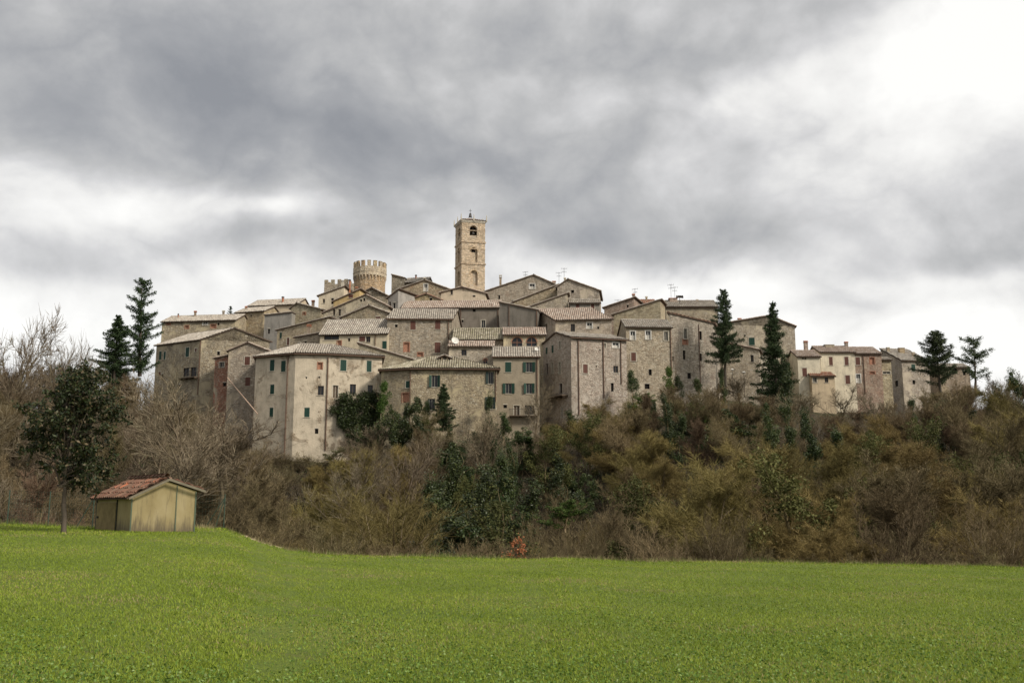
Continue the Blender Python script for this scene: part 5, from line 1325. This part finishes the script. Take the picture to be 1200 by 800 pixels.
at_px('limb0', 403, 530, 92, 'tall pale leafless tree in front of the ivy at the left', 'tree', 640, .8)
at_px('limb1', 628, 445, 145, 'leafless tree in the recess in front of the balcony', 'tree', 520, .7)
at_px('limb1', 10, 348, 118, 'large leafless tree with long ascending branches at the left edge', 'tree', 560, 1.15)
at_px('limb2', 62, 368, 122, 'leafless tree with forked pale limbs on the left skyline', 'tree', 560, .9)
at_px('limb0', 92, 380, 124, 'slim leafless tree beside the forked one on the left skyline', 'tree', 560, .8)
at_px('brown0', -30, 360, 112, 'leafless tree cut by the left edge of the picture', 'tree', 560, 1.1)
at_px('solive0', 455, 558, 62, 'wide olive-yellow shrub behind the middle left of the field', 'shrub', 668, 1.25)
at_px('olive0', 885, 508, 92, 'big olive-yellow crown low on the right part of the slope', 'tree', 640, 1.3)
at_px('olive1', 1060, 512, 84, 'big fuzzy olive crown left of the tall ivied tree', 'tree', 650, 1.35)
at_px('solive1', 920, 560, 70, 'olive shrub with arching stems in the right of the thicket', 'shrub', 668, 1.2)
at_px('gbush0', 662, 582, 68, 'olive-green bush in the middle of the brown thicket', 'bush', 620, 1.0)
DK = [('ivy0', 505, 500, 132, 1.3, 'dark ivied tree under the left end of the tan house'), ('ivy1', 535, 520, 126, 1.5, 'ivied tree directly below the small bushy pine'), ('ivy2', 560, 540, 104, 1.4, 'dark ivied tree left of the ivy-smothered tree'),
      ('ivy0', 575, 520, 128, 1.5, 'ivied tree under the right corner of the tan house'), ('ivy1', 610, 505, 134, 1.4, 'ivied tree standing under the right end of the iron balcony'), ('bush0', 632, 500, 138, 1.6, 'dark bush in the gully below the shaded recess'),
      ('ivy2', 640, 520, 118, 1.4, 'dark ivied tree low under the three long downpipes'), ('bush1', 530, 590, 84, 1.6, 'dark evergreen bush deep in the centre left thicket'), ('ivy1', 505, 570, 92, 1.4, 'ivied tree left of the deepest dark bush'),
      ('ivy0', 545, 575, 70, 1.2, 'dark ivied tree nearest the field left of the rusty sapling'), ('bush1', 575, 600, 66, 1.3, 'dark bush nearest the field left of the rusty sapling'), ('ivy2', 520, 600, 64, 1.2, 'low ivied stems at the field edge left of the rusty sapling'),
      ('ivy2', 620, 560, 98, 1.3, 'ivied tree right of the ivy-smothered tree'), ('ivy0', 665, 540, 108, 1.2, 'slim ivied tree below the tall stone house'), ('bush0', 800, 490, 138, 1.5, 'dark evergreen bush below the orange edged roof'),
      ('ivy1', 835, 470, 146, 1.2, 'ivied tree just left below the tall dark fir'), ('ivy0', 770, 475, 146, 1.2, 'ivied tree below the thin windows of the stone house'), ('bush1', 905, 500, 130, 1.6, 'dark evergreen bush far below the dark fir'),
      ('ivy0', 880, 470, 150, 1.2, 'ivied tree between the two dark firs'), ('ivy1', 1000, 500, 132, 1.1, 'ivied tree below the long pale house'), ('bush0', 1040, 478, 158, 1.4, 'dark ivy bush at the foot of the brick house')]
for k_, px_, py_, Y_, w__, l_ in DK: at_px(k_, px_, py_, Y_, l_, 'bush' if k_[0] == 'b' else 'tree', None, w__)
for i, (px_, py_, k_) in enumerate(((306, 520, 'sbrown0'), (322, 527, 'stan0'), (341, 530, 'sbrown1'), (360, 533, 'stan1'), (378, 527, 'sbrown2'), (396, 520, 'olbush1'), (655, 492, 'sbrown0'), (690, 487, 'solive0'), (722, 482, 'sbrown1'))):
    at_px(k_, px_, py_, 143.5 if px_ < 600 else 149.5, ['scrubby shrub at the left corner foot of the pale rendered house', 'pale twiggy shrub below the left windows of the pale rendered house', 'brown shrub at the bend of the pale rendered house', 'tan shrub below the lowest window of the pale rendered house',
        'brown shrub at the right foot of the pale rendered house', 'olive leafy bush under the ivy mass', 'brown shrub at the mouth of the shaded recess', 'olive shrub at the foot of the tall stone house', 'brown shrub under the rightmost long downpipe'][i], 'shrub', 556 if px_ < 600 else 512, 1.5)
at_px('bush0', 438, 472, 141, 'dark evergreen bush at the foot of the pale house beside the ivy mass', 'bush', 535, 1.3)
at_px('bush1', 466, 466, 140, 'broad dark evergreen bush under the left end of the tan house', 'bush', 535, 1.4)
at_px('olbush0', 492, 482, 140, 'olive leafy bush under the brick patch of the tan house', 'bush', 535, 1.2)
at_px('olive0', 700, 462, 147, 'olive-yellow tree reaching up the wall between two of the long downpipes', 'tree', 530, 1.0)
at_px('ivy2', 672, 478, 148, 'ivied tree at the left corner foot of the tall stone house', 'tree', 525, 1.0)
at_px('solive1', 735, 462, 148, 'olive shrub beside the dark green spire', 'shrub', 515, 1.2)
at_px('brown2', 800, 446, 151, 'brown leafless tree against the wall of the orange edged house', 'tree', 505, 1.0)
at_px('limb2', 868, 432, 165, 'thin leafless tree between the lamp posts and the dark firs', 'tree', 485, .9)
at_px('bush1', 590, 492, 142, 'dark evergreen bush below the iron balcony', 'bush', 545, 1.3)
at_px('brown2', 505, 475, 138, 'brown leafless tree before the foot of the tan house', 'tree', 560, .9)
at_px('bush0', 652, 496, 150, 'dark evergreen bush in the shaded recess left of the three long downpipes', 'bush', 525, 1.1)
# ivy mass climbing the pale house
def ivy_mass():
    fc = HOUSES['tall pale rendered house with bent front and grey tiled roof, lowest at the left'][2][2]
    rng = np.random.default_rng(31)
    out = [(386, 478), (391, 468), (400, 464), (415, 462), (430, 463), (446, 462), (455, 470), (450, 500), (440, 520), (428, 534), (414, 530), (406, 515), (400, 500), (394, 488)]
    C = []
    from math import inf
    def inside(x, y):
        r = False; j = len(out) - 1
        for i in range(len(out)):
            if (out[i][1] > y) != (out[j][1] > y) and x < (out[j][0] - out[i][0]) * (y - out[i][1]) / (out[j][1] - out[i][1]) + out[i][0]: r = not r
            j = i
        return r
    cl = []
    while len(cl) < 120:
        x, y = rng.uniform(384, 454), rng.uniform(460, 536)
        if inside(x, y):
            u, z, _, _ = fc.hit(x, y); p = fc.p0 + fc.u * u; p.z = z
            cl.append(np.array(p + fc.n * rng.uniform(.1, 1.1)))
    cl = np.array(cl); k = rng.integers(0, len(cl), 20000); o = rng.normal(size=(20000, 3)); o /= np.linalg.norm(o, axis=1)[:, None]
    C = cl[k] + o * rng.uniform(.35, .85, (20000, 1))
    base = cl.mean(0); base[2] = gz(base[0], base[1])
    root = empty('ivy', tuple(base)); tag(root, 'thick dark ivy mass climbing the right face of the pale rendered house', 'ivy')
    mk('foliage', leaves_mesh('foliage', C - base, .24, V_ivy, rng), root)
    segs = []
    for i in range(12):
        q = cl[rng.integers(0, len(cl))]; segs.append((np.array([rng.uniform(-2, 2), .5, -.5]), q - base, .06, .02))
    mk('stems', tubes_mesh('stems', segs, V_brown, rng, 4), root)
ivy_mass()

# undergrowth that closes the gaps between the trees
def undergrowth():
    rng = np.random.default_rng(9)
    n = 100000
    Y = np.exp(rng.uniform(np.log(54), np.log(190), n)); X = rng.uniform(-.66, .66, n) * Y + rng.normal(size=n) * 3
    px = 600 + F * X / Y
    Z = ground_z(X, Y)
    keep = ~((Y > 146) & (px > 175) & (px < 1085)); X, Y, Z = X[keep], Y[keep], Z[keep]; n = len(X)
    A = np.stack([X, Y, Z - .1], 1); d = rng.normal(size=(n, 3)) * np.array([.7, .7, .4]) + [0, 0, .9]; d /= np.linalg.norm(d, axis=1)[:, None]
    L = rng.uniform(.6, 2.4, (n, 1)); B = A + d * L; M_ = A + (B - A) * .5 + rng.normal(size=(n, 3)) * .15
    w_ = .013 + .00012 * Y
    segs = np.concatenate([np.concatenate([A, M_, w_[:, None] * 1.3, w_[:, None]], 1), np.concatenate([M_, B, w_[:, None], w_[:, None] * .4], 1)], 0)
    V_under = veg_mat('dead_stems', [(0, (0.025, 0.019, 0.011)), (.5, (0.055, 0.042, 0.023)), (1, (0.12, 0.095, 0.055))])
    me = tubes_mesh('undergrowth', [(s[:3], s[3:6], s[6], s[7]) for s in segs], V_under, rng, 3)
    o = bpy.data.objects.new('undergrowth', me); COL.objects.link(o); tag(o, 'brown twiggy undergrowth covering the slope between the trees', 'undergrowth', kind='stuff')
    n = 130000
    Y = np.exp(rng.uniform(np.log(54), np.log(175), n)); X = rng.uniform(-.66, .66, n) * Y
    px = 600 + F * X / Y
    patch = np.sin(X * .21 + Y * .05) + np.sin(Y * .17 - X * .09) + rng.normal(size=n) * .4
    keep = (patch > .7) & ~((Y > 146) & (px > 175) & (px < 1085)); X, Y = X[keep], Y[keep]
    C = np.stack([X, Y, ground_z(X, Y) + rng.uniform(0, .7, len(X))], 1)
    o = bpy.data.objects.new('ivy_ground_cover', leaves_mesh('ivy_ground_cover', C, .28, V_ivy, rng)); COL.objects.link(o)
    tag(o, 'patches of dark ivy creeping over the ground of the wood', 'ground cover', kind='stuff')
undergrowth()
# ------------------------------------------------------------------ the shed
def shed():
    Y0 = 44.6
    zt = zof(583.0, Y0)
    def pt(px, Y, z=zt): d = Y * cp + (z - EYE) * sp; return Vector(((px - 600) / F * d, Y))
    a, b, l = pt(154.3, Y0), pt(230, Y0 + .5), pt(113.5, Y0 + 3.0); c = b + (l - a)
    zg = gz(a.x, a.y); org = Vector((a.x, a.y, zg)); root = empty('garden_shed', org, 0)
    tag(root, 'small yellow-beige shed with a clay tiled gable roof at the left edge of the field', 'shed')
    m, t, bb = new_mat('shed_boards')
    ob = t.node('ShaderNodeTexCoord').outputs['Object']
    n = t.noise(t.vmul(ob, (1, 1, .5)), 1.6, 5, .6)
    cc = t.ramp(n, [(.25, (0.25, 0.195, 0.095)), (.5, (0.33, 0.265, 0.135)), (.75, (0.39, 0.32, 0.18))])
    sepz = t.node('ShaderNodeSeparateXYZ'); t.set(sepz.inputs[0], ob)
    low = t.math('ADD', t.maprange(sepz.outputs[2], 0.0, 0.75, .62, 0), t.maprange(t.noise(t.vmul(ob, (6, 6, .8)), 1.3, 6, .7), .3, .7, -.4, .3))
    cc = t.mix(t.maprange(low, .05, .55, 0, .9), cc, (0.13, 0.105, 0.07))        # splash stains along the foot of the boards
    t.set(bb.inputs['Base Color'], cc)
    W_, D_ = (b - a).length, (l - a).length
    eL, eR, ap = zof(583.0, a.y) - zg, zof(575.2, b.y) - zg, zof(563.2, (a.y + b.y) / 2) - zg
    tt = (193.5 - 154.3) / (230 - 154.3)
    L = lambda u, v, z: Vector((*((a * (1 - u) * (1 - v) + b * u * (1 - v) + c * u * v + l * (1 - u) * v) - org.xy), z))
    w_ = MB(); base = [L(0, 0, 0), L(tt, 0, 0), L(1, 0, 0), L(1, 1, 0), L(tt, 1, 0), L(0, 1, 0)]
    w_.prism([tuple(p.xy) for p in base], -.4, [eL, ap, eR, eR, ap, eL]); wo = w_.build('wall', m, root)
    # vertical joints, corner strips, verge boards
    tr = MB(); f = Face(a, b)
    for u_, w__, mt in ((.0, .05, 0), (.985, .05, 0), (.69, .035, 0)):
        tr.M = f.mat(u_ * W_, zg - .3, org); hgt = (eL + (ap - eL) * min(u_ / tt, 1) if u_ < tt else ap + (eR - ap) * (u_ - tt) / (1 - tt)) + .25
        tr.box((0, -.025, 0), (w__, -.002, hgt))
    tr.build('corner_strip', plain('green_grey_trim', (0.10, 0.13, 0.09), .7, .2, 4), root)
    vb = MB(); o_ = .07
    for (u0, z0_, u1, z1_) in ((-.085, eL - .09, tt, ap + .0), (tt, ap + .0, 1.085, eR - .07)):
        p, q = L(u0, -.085, z0_), L(u1, -.085, z1_)
        vb.poly([p, q, q + Vector((0, 0, .10)), p + Vector((0, 0, .10))]); p2, q2 = p + Vector((0, .06, 0)), q + Vector((0, .06, 0))
        vb.poly([p, p2, q2, q]); vb.poly([p2, p2 + Vector((0, 0, .1)), q2 + Vector((0, 0, .1)), q2])
    vb.build('verge_board', plain('weathered_board', (0.20, 0.175, 0.125), .8, .2, 5), root)
    sw = MB(); fl = Face(l, a)
    sw.M = fl.mat(0, zg, org)
    sw.box((.05, -.03, -.3), (.17, -.002, eL - .05)); sw.box((fl.L * .62, -.05, -.3), (fl.L * .62 + .05, -.002, eL - .05))
    sw.build('corner_post', plain('dark_post', (0.05, 0.05, 0.035), .8, .3, 5), root)
    dr = MB(); dr.M = fl.mat(.2, zg, org); dr.box((0, -.045, -.05), (fl.L * .55, -.003, eL - .2)); do = dr.build('door', plain('door_boards', (0.22, 0.165, 0.075), .85, .3, 3), root)
    kb = MB(); kb.M = fl.mat(.45, zg, org); kb.tube((0, -.05, .62), (0, -.12, .62), .05, n=10); kb.build('handle', M_iron, do)
    # big interlocking clay tiles laid in five stepped courses
    sm, st_, sb = new_mat('shed_tiles')
    uv = st_.node('ShaderNodeTexCoord').outputs['UV']; fl_ = st_.node('ShaderNodeVectorMath', operation='FLOOR'); st_.set(fl_.inputs[0], uv)
    wn = st_.node('ShaderNodeTexWhiteNoise', noise_dimensions='2D'); st_.set(wn.inputs['Vector'], fl_.outputs[0])
    tc_ = st_.ramp(wn.outputs['Value'], [(0, (0.12, 0.06, 0.04)), (.5, (0.19, 0.09, 0.06)), (.88, (0.24, 0.13, 0.09)), (1, (0.46, 0.15, 0.075))])
    so_ = st_.node('ShaderNodeTexCoord').outputs['Object']
    tc_ = st_.mix(st_.maprange(st_.noise(so_, 2.6, 6, .7), .42, .66, 0, .8), tc_, (0.15, 0.115, 0.08))
    st_.set(sb.inputs['Base Color'], tc_)
    R = MB()
    gl, gr = (ap - eL) / (tt * W_), (ap - eR) / ((1 - tt) * W_); e = .1
    ro, vo = .02 + e / W_, .10 / D_
    big = dict(tu=.24, tv=.42, amp=.55, thick=.04)
    tiles(R, [L(-.09, 1 + vo, eL - gl * .09 * W_ + .09), L(-.09, -vo, eL - gl * .09 * W_ + .09), L(tt, -vo, ap + .10), L(tt, 1 + vo, ap + .10)], **big)
    tiles(R, [L(1.09, -vo, eR - gr * .09 * W_ + .09), L(1.09, 1 + vo, eR - gr * .09 * W_ + .09), L(tt, 1 + vo, ap + .10), L(tt, -vo, ap + .10)], **big)
    ridge_tiles(R, L(tt, -vo, ap + .16), L(tt, 1 + vo, ap + .16), .11)
    R.build('roof', [sm, M_soffit], root)
shed()
# earth bank with pale stones where the field breaks off right of the shed
rs = random.Random(4)
bank_m = plain('dry_earth', (0.30, 0.235, 0.155), .95, .3, 3)
def bank():
    b_ = MB(); rng = rs
    root_p = at(300, 632, 50.2)
    for i in range(26):
        px = 276 + i * 2.0 + rng.uniform(-1, 1); Y = 50.2 + rng.uniform(0, .5); py = np.interp(px, cx_, cy_) + rng.uniform(0, 2)
        p = at(px, py, Y) - root_p; r = rng.uniform(.08, .2)
        n = 7; ring = [(p.x + r * 1.5 * math.cos(6.28 * k / n) * rng.uniform(.7, 1.2), p.y + r * math.sin(6.28 * k / n)) for k in range(n)]
        b_.prism(ring, p.z - .4, [p.z + rng.uniform(-.04, .05) for _ in range(n)])
    o = b_.build('earth_bank', bank_m); o.location = root_p
    tag(o, 'broken pale earth bank where the turf ends right of the shed', 'earth bank')
bank()
# wire fence behind the shed
def fence():
    posts = [(8, 50.8), (56, 50.6), (108, 49.6), (262, 50.8)]
    P = []
    for px, Y in posts:
        p = at(px, 618, Y); P.append(Vector((p.x, Y, gz(p.x, Y))))
    root = empty('wire_fence', P[0]); tag(root, 'thin green wire fence on slim posts behind the shed and the leafy tree', 'fence')
    pm = plain('fence_green', (0.035, 0.06, 0.04), .5, .2, 5, .4)
    for p in P:
        q = MB(); o = p - P[0]; q.tube((o.x, o.y, -.3 + o.z), (o.x, o.y, o.z + 1.75), .03, n=6); q.build('post', pm, root)
    q = MB(); o = P[3] - P[0]
    q.tube((o.x, o.y, o.z + 1.6), (o.x - 1.1, o.y, o.z - .2), .022, n=5); q.tube((o.x, o.y, o.z + 1.6), (o.x - .45, o.y - .2, o.z - .2), .022, n=5)
    o = P[2] - P[0]; q.tube((o.x, o.y, o.z + 1.5), (o.x - .9, o.y, o.z - .2), .022, n=5); q.build('brace', pm, root)
    w_ = MB()
    for i in range(3):
        A_, B_ = P[i] - P[0], P[i + 1] - P[0]
        for h in [.1 + .2 * k for k in range(9)]: w_.tube(A_ + Vector((0, 0, h)), B_ + Vector((0, 0, h)), .005, n=3, caps=False)
        n = int((B_ - A_).length / .15)
        for k in range(n):
            s = A_.lerp(B_, k / n); w_.tube(s + Vector((0, 0, .1)), s + Vector((0, 0, 1.7)), .004, n=3, caps=False)
    w_.build('mesh', pm, root)
fence()
# leathery-leaved tree in front of the fence
def broad_tree():
    rng = np.random.default_rng(12); Y = 43.0
    base = at(75, 616, Y); base.z = gz(base.x, Y) - .05
    Ht = zof(427, Y) - base.z; k = 1 / 26.0
    segs = []
    def u(px, py, dy=0): q = at(px - 2.5, py, Y); return np.array([q.x - base.x, dy, q.z - base.z])
    p = np.zeros(3)
    for i, q in enumerate((u(78, 605), u(77, 590), u(79, 572), u(77, 555, .1), u(78, 530), u(76, 500, -.1), u(80, 470), u(78, 440))):
        segs.append((p, q, .115 - .012 * i, .115 - .012 * (i + 1))); p = q
    tips = []
    for i in range(96):
        t_ = rng.uniform(0, 1); s0 = u(78, 562 - 110 * t_); a = rng.uniform(0, 6.28)
        # crown outline: widest a little below the middle
        hgt = rng.uniform(0, 1)
        rad = np.interp(hgt, [0, .15, .4, .65, .85, 1], [1.1, 2.25, 2.75, 2.35, 1.5, .5]) * rng.uniform(.45, 1.15)
        zt = u(78, 566)[2] + hgt * (Ht - u(78, 566)[2]) 
        e = np.array([math.cos(a) * rad, math.sin(a) * rad * .9, min(zt, Ht - .2)])
        if e[2] < s0[2]: s0[2] = max(e[2] - .7, u(78, 566)[2] - .15)
        m_ = (s0 + e) / 2 + rng.normal(size=3) * .12 + [0, 0, .12]
        segs += [(s0, m_, .04, .026), (m_, e, .026, .010)]; tips += [(m_, e)] * 2 
        for _ in range(6):
            f_ = rng.uniform(.2, 1); s_ = m_ * (1 - f_) + e * f_; e2 = s_ + norm(rng.normal(size=3) + [0, 0, .25]) * rng.uniform(.35, .75); segs.append((s_, e2, .012, .005)); tips.append((s_, e2))
    C = []; D = []
    for s_, e2 in tips:
        for _ in range(25):
            f_ = rng.uniform(.35, 1.1); dd = norm(norm(e2 - s_) * .5 + rng.normal(size=3)); C.append(s_ + (e2 - s_) * f_ + dd * rng.uniform(.02, .16)); D.append(dd + [0, 0, -.15])
    root = empty('broadleaf_tree', base); tag(root, 'dark glossy-leaved evergreen tree with a slim trunk standing left of the shed', 'tree')
    mk('trunk', tubes_mesh('trunk', segs, V_bark, rng, 6), root); mk('crown', leaves_mesh('crown', C, .155, V_magn, rng, .5, 0, D), root)
broad_tree()
# rust-leaved sapling at the field edge
def sapling():
    rng = np.random.default_rng(3); Y = 52.2; base = at(604, 656, Y); base.z = gz(base.x, Y)
    k = Y / F; segs = [(np.zeros(3), np.array([.05, 0, 1.35]), .03, .01)]; C = []
    for (dx_, dz_, r_) in ((4, 26, 5), (8, 20, 5), (-3, 21, 4), (1, 14, 5), (-6, 9, 6), (6, 9, 6), (10, 5, 5), (-13, 4, 5), (-18, 3, 3), (2, 4, 7), (8, 14, 4)):
        c = np.array([dx_ * k, rng.uniform(-.1, .2), dz_ * k + .05]); segs.append((np.array([0, 0, max(c[2] - .25, .02)]), c, .015, .006))
        o = rng.normal(size=(38, 3)) * r_ * k * .45; C += list(c + o)
    root = empty('rusty_sapling', base); tag(root, 'small rust-orange leaved sapling at the edge of the field', 'sapling')
    mk('stem', tubes_mesh('stem', segs, V_bark, rng, 4), root); mk('leaves', leaves_mesh('leaves', C, .11, V_rust, rng, .6), root)
sapling()

# ------------------------------------------------------------------ grass
def grass():
    rng = np.random.default_rng(21)
    m = veg_mat('grass_blades', [(0, (0.115, 0.170, 0.020)), (.45, (0.195, 0.270, 0.030)), (.75, (0.250, 0.325, 0.042)), (.88, (0.30, 0.31, 0.07)), (1, (0.32, 0.26, 0.13))], .6, 0, .25)
    n = 620000
    q = rng.uniform(0, 1, n); a_, b_ = 6.5 ** -.15, 51.5 ** -.15
    Y = (a_ + (b_ - a_) * q) ** (-1 / .15)
    X = rng.uniform(-1, 1, n) * (Y * .60 + 5)
    bare = np.sin(X * 1.1 + Y * .35) * np.sin(Y * .9 - X * .4) + np.sin(X * .37 - Y * .21) + rng.normal(size=n) * 1.2
    keep = bare < 2.4; X, Y = X[keep], Y[keep]; n = len(X)
    Z = field_z(X, Y)
    tall = 1 + 1.0 * np.exp(-((Y - 50) / 2.0) ** 2) + (.8 * ((X < -14) & (Y > 41)))
    h = rng.uniform(.018, .05, n) * tall; w_ = .0032 * (1 + Y / 10) * rng.uniform(.7, 1.3, n)
    a = rng.uniform(0, 6.28, n); ex, ey = np.cos(a) * w_, np.sin(a) * w_
    lx, ly = rng.normal(size=n) * h * .55, rng.normal(size=n) * h * .55
    V = np.stack([np.stack([X - ex, Y - ey, Z - .005], 1), np.stack([X + ex, Y + ey, Z - .005], 1), np.stack([X + lx, Y + ly, Z + h], 1)], 1).reshape(-1, 3)
    drift = .5 + .22 * np.sin(X * .6 + Y * .22) * np.sin(Y * .5 - X * .13)
    pt_ = np.sin(X * .9 + 2 * np.sin(Y * .31)) * np.sin(Y * 1.1 + 1.7 * np.sin(X * .27)) + .6 * np.sin(X * .21 + Y * .47)
    dry = (pt_ > .85) * (rng.random(n) < .30) * np.clip((Y - 11) / 6, 0, 1)
    r = np.clip(rng.normal(drift, .2, n) + dry * .55, 0, 1)
    o = bpy.data.objects.new('grass', fast_mesh('grass', V, np.arange(3 * n).reshape(n, 3), m, np.repeat(r, 3))); COL.objects.link(o)
    tag(o, 'short bright green grass sprouting over the whole field', 'grass', kind='stuff')
    # small round-leaved weeds close to the camera
    n = 90000; Y = (7 ** -1.2 + (34 ** -1.2 - 7 ** -1.2) * rng.uniform(0, 1, n)) ** (-1 / 1.2); X = rng.uniform(-1, 1, n) * (Y * .6 + 2)
    den = np.sin(X * .8 + 1.0) * np.sin(Y * .7 + X * .2) + .9 * np.sin(X * .23 - Y * .1 + 2.5) + rng.normal(size=n) * .5 + (12 - Y) * .05
    keep = den > .25; X, Y = X[keep], Y[keep]; n = len(X)
    C = np.stack([X, Y, field_z(X, Y) + rng.uniform(.012, .045, n)], 1); D = rng.normal(size=(n, 3)) * [1, 1, .25]
    wm = veg_mat('weed_leaves', [(0, (0.075, 0.13, 0.022)), (.5, (0.125, 0.20, 0.035)), (.85, (0.18, 0.26, 0.06)), (1, (0.26, 0.32, 0.13))], .65, 0, .2, .15)
    o = bpy.data.objects.new('clover', leaves_mesh('clover', C, .032, wm, rng, .8, 0, D)); COL.objects.link(o)
    tag(o, 'small round-leaved clover and weeds patched through the near grass', 'weeds', kind='stuff')
grass()
def edge_weeds():
    rng = np.random.default_rng(44)
    m = veg_mat('edge_weed_blades', [(0, (0.10, 0.14, 0.03)), (.35, (0.16, 0.20, 0.04)), (.6, (0.22, 0.18, 0.09)), (1, (0.36, 0.29, 0.17))], .7, 0, .2)
    nc = 520; cx = rng.uniform(-34, 34, nc); cy = rng.uniform(49.6, 53.2, nc); cs = rng.uniform(.15, .7, nc); ch = rng.uniform(.08, .38, nc) * (rng.random(nc) ** .6)
    k = rng.integers(0, nc, 26000); n = len(k)
    X = cx[k] + rng.normal(size=n) * cs[k]; Y = cy[k] + rng.normal(size=n) * .15; Z = field_z(X, Y)
    h = ch[k] * rng.uniform(.4, 1.2, n) + .03; w_ = rng.uniform(.006, .014, n); a = rng.uniform(0, 6.28, n); ex, ey = np.cos(a) * w_, np.sin(a) * w_
    V = np.stack([np.stack([X - ex, Y - ey, Z - .02], 1), np.stack([X + ex, Y + ey, Z - .02], 1), np.stack([X + rng.normal(size=n) * h * .4, Y + rng.normal(size=n) * h * .4, Z + h], 1)], 1).reshape(-1, 3)
    r = np.clip((k % 10) / 10 + rng.normal(size=n) * .12, 0, 1)
    o = bpy.data.objects.new('edge_weeds', fast_mesh('edge_weeds', V, np.arange(3 * n).reshape(n, 3), m, np.repeat(r, 3))); COL.objects.link(o)
    tag(o, 'ragged taller weeds and dry stalks along the far edge of the field', 'weeds', kind='stuff')
edge_weeds()
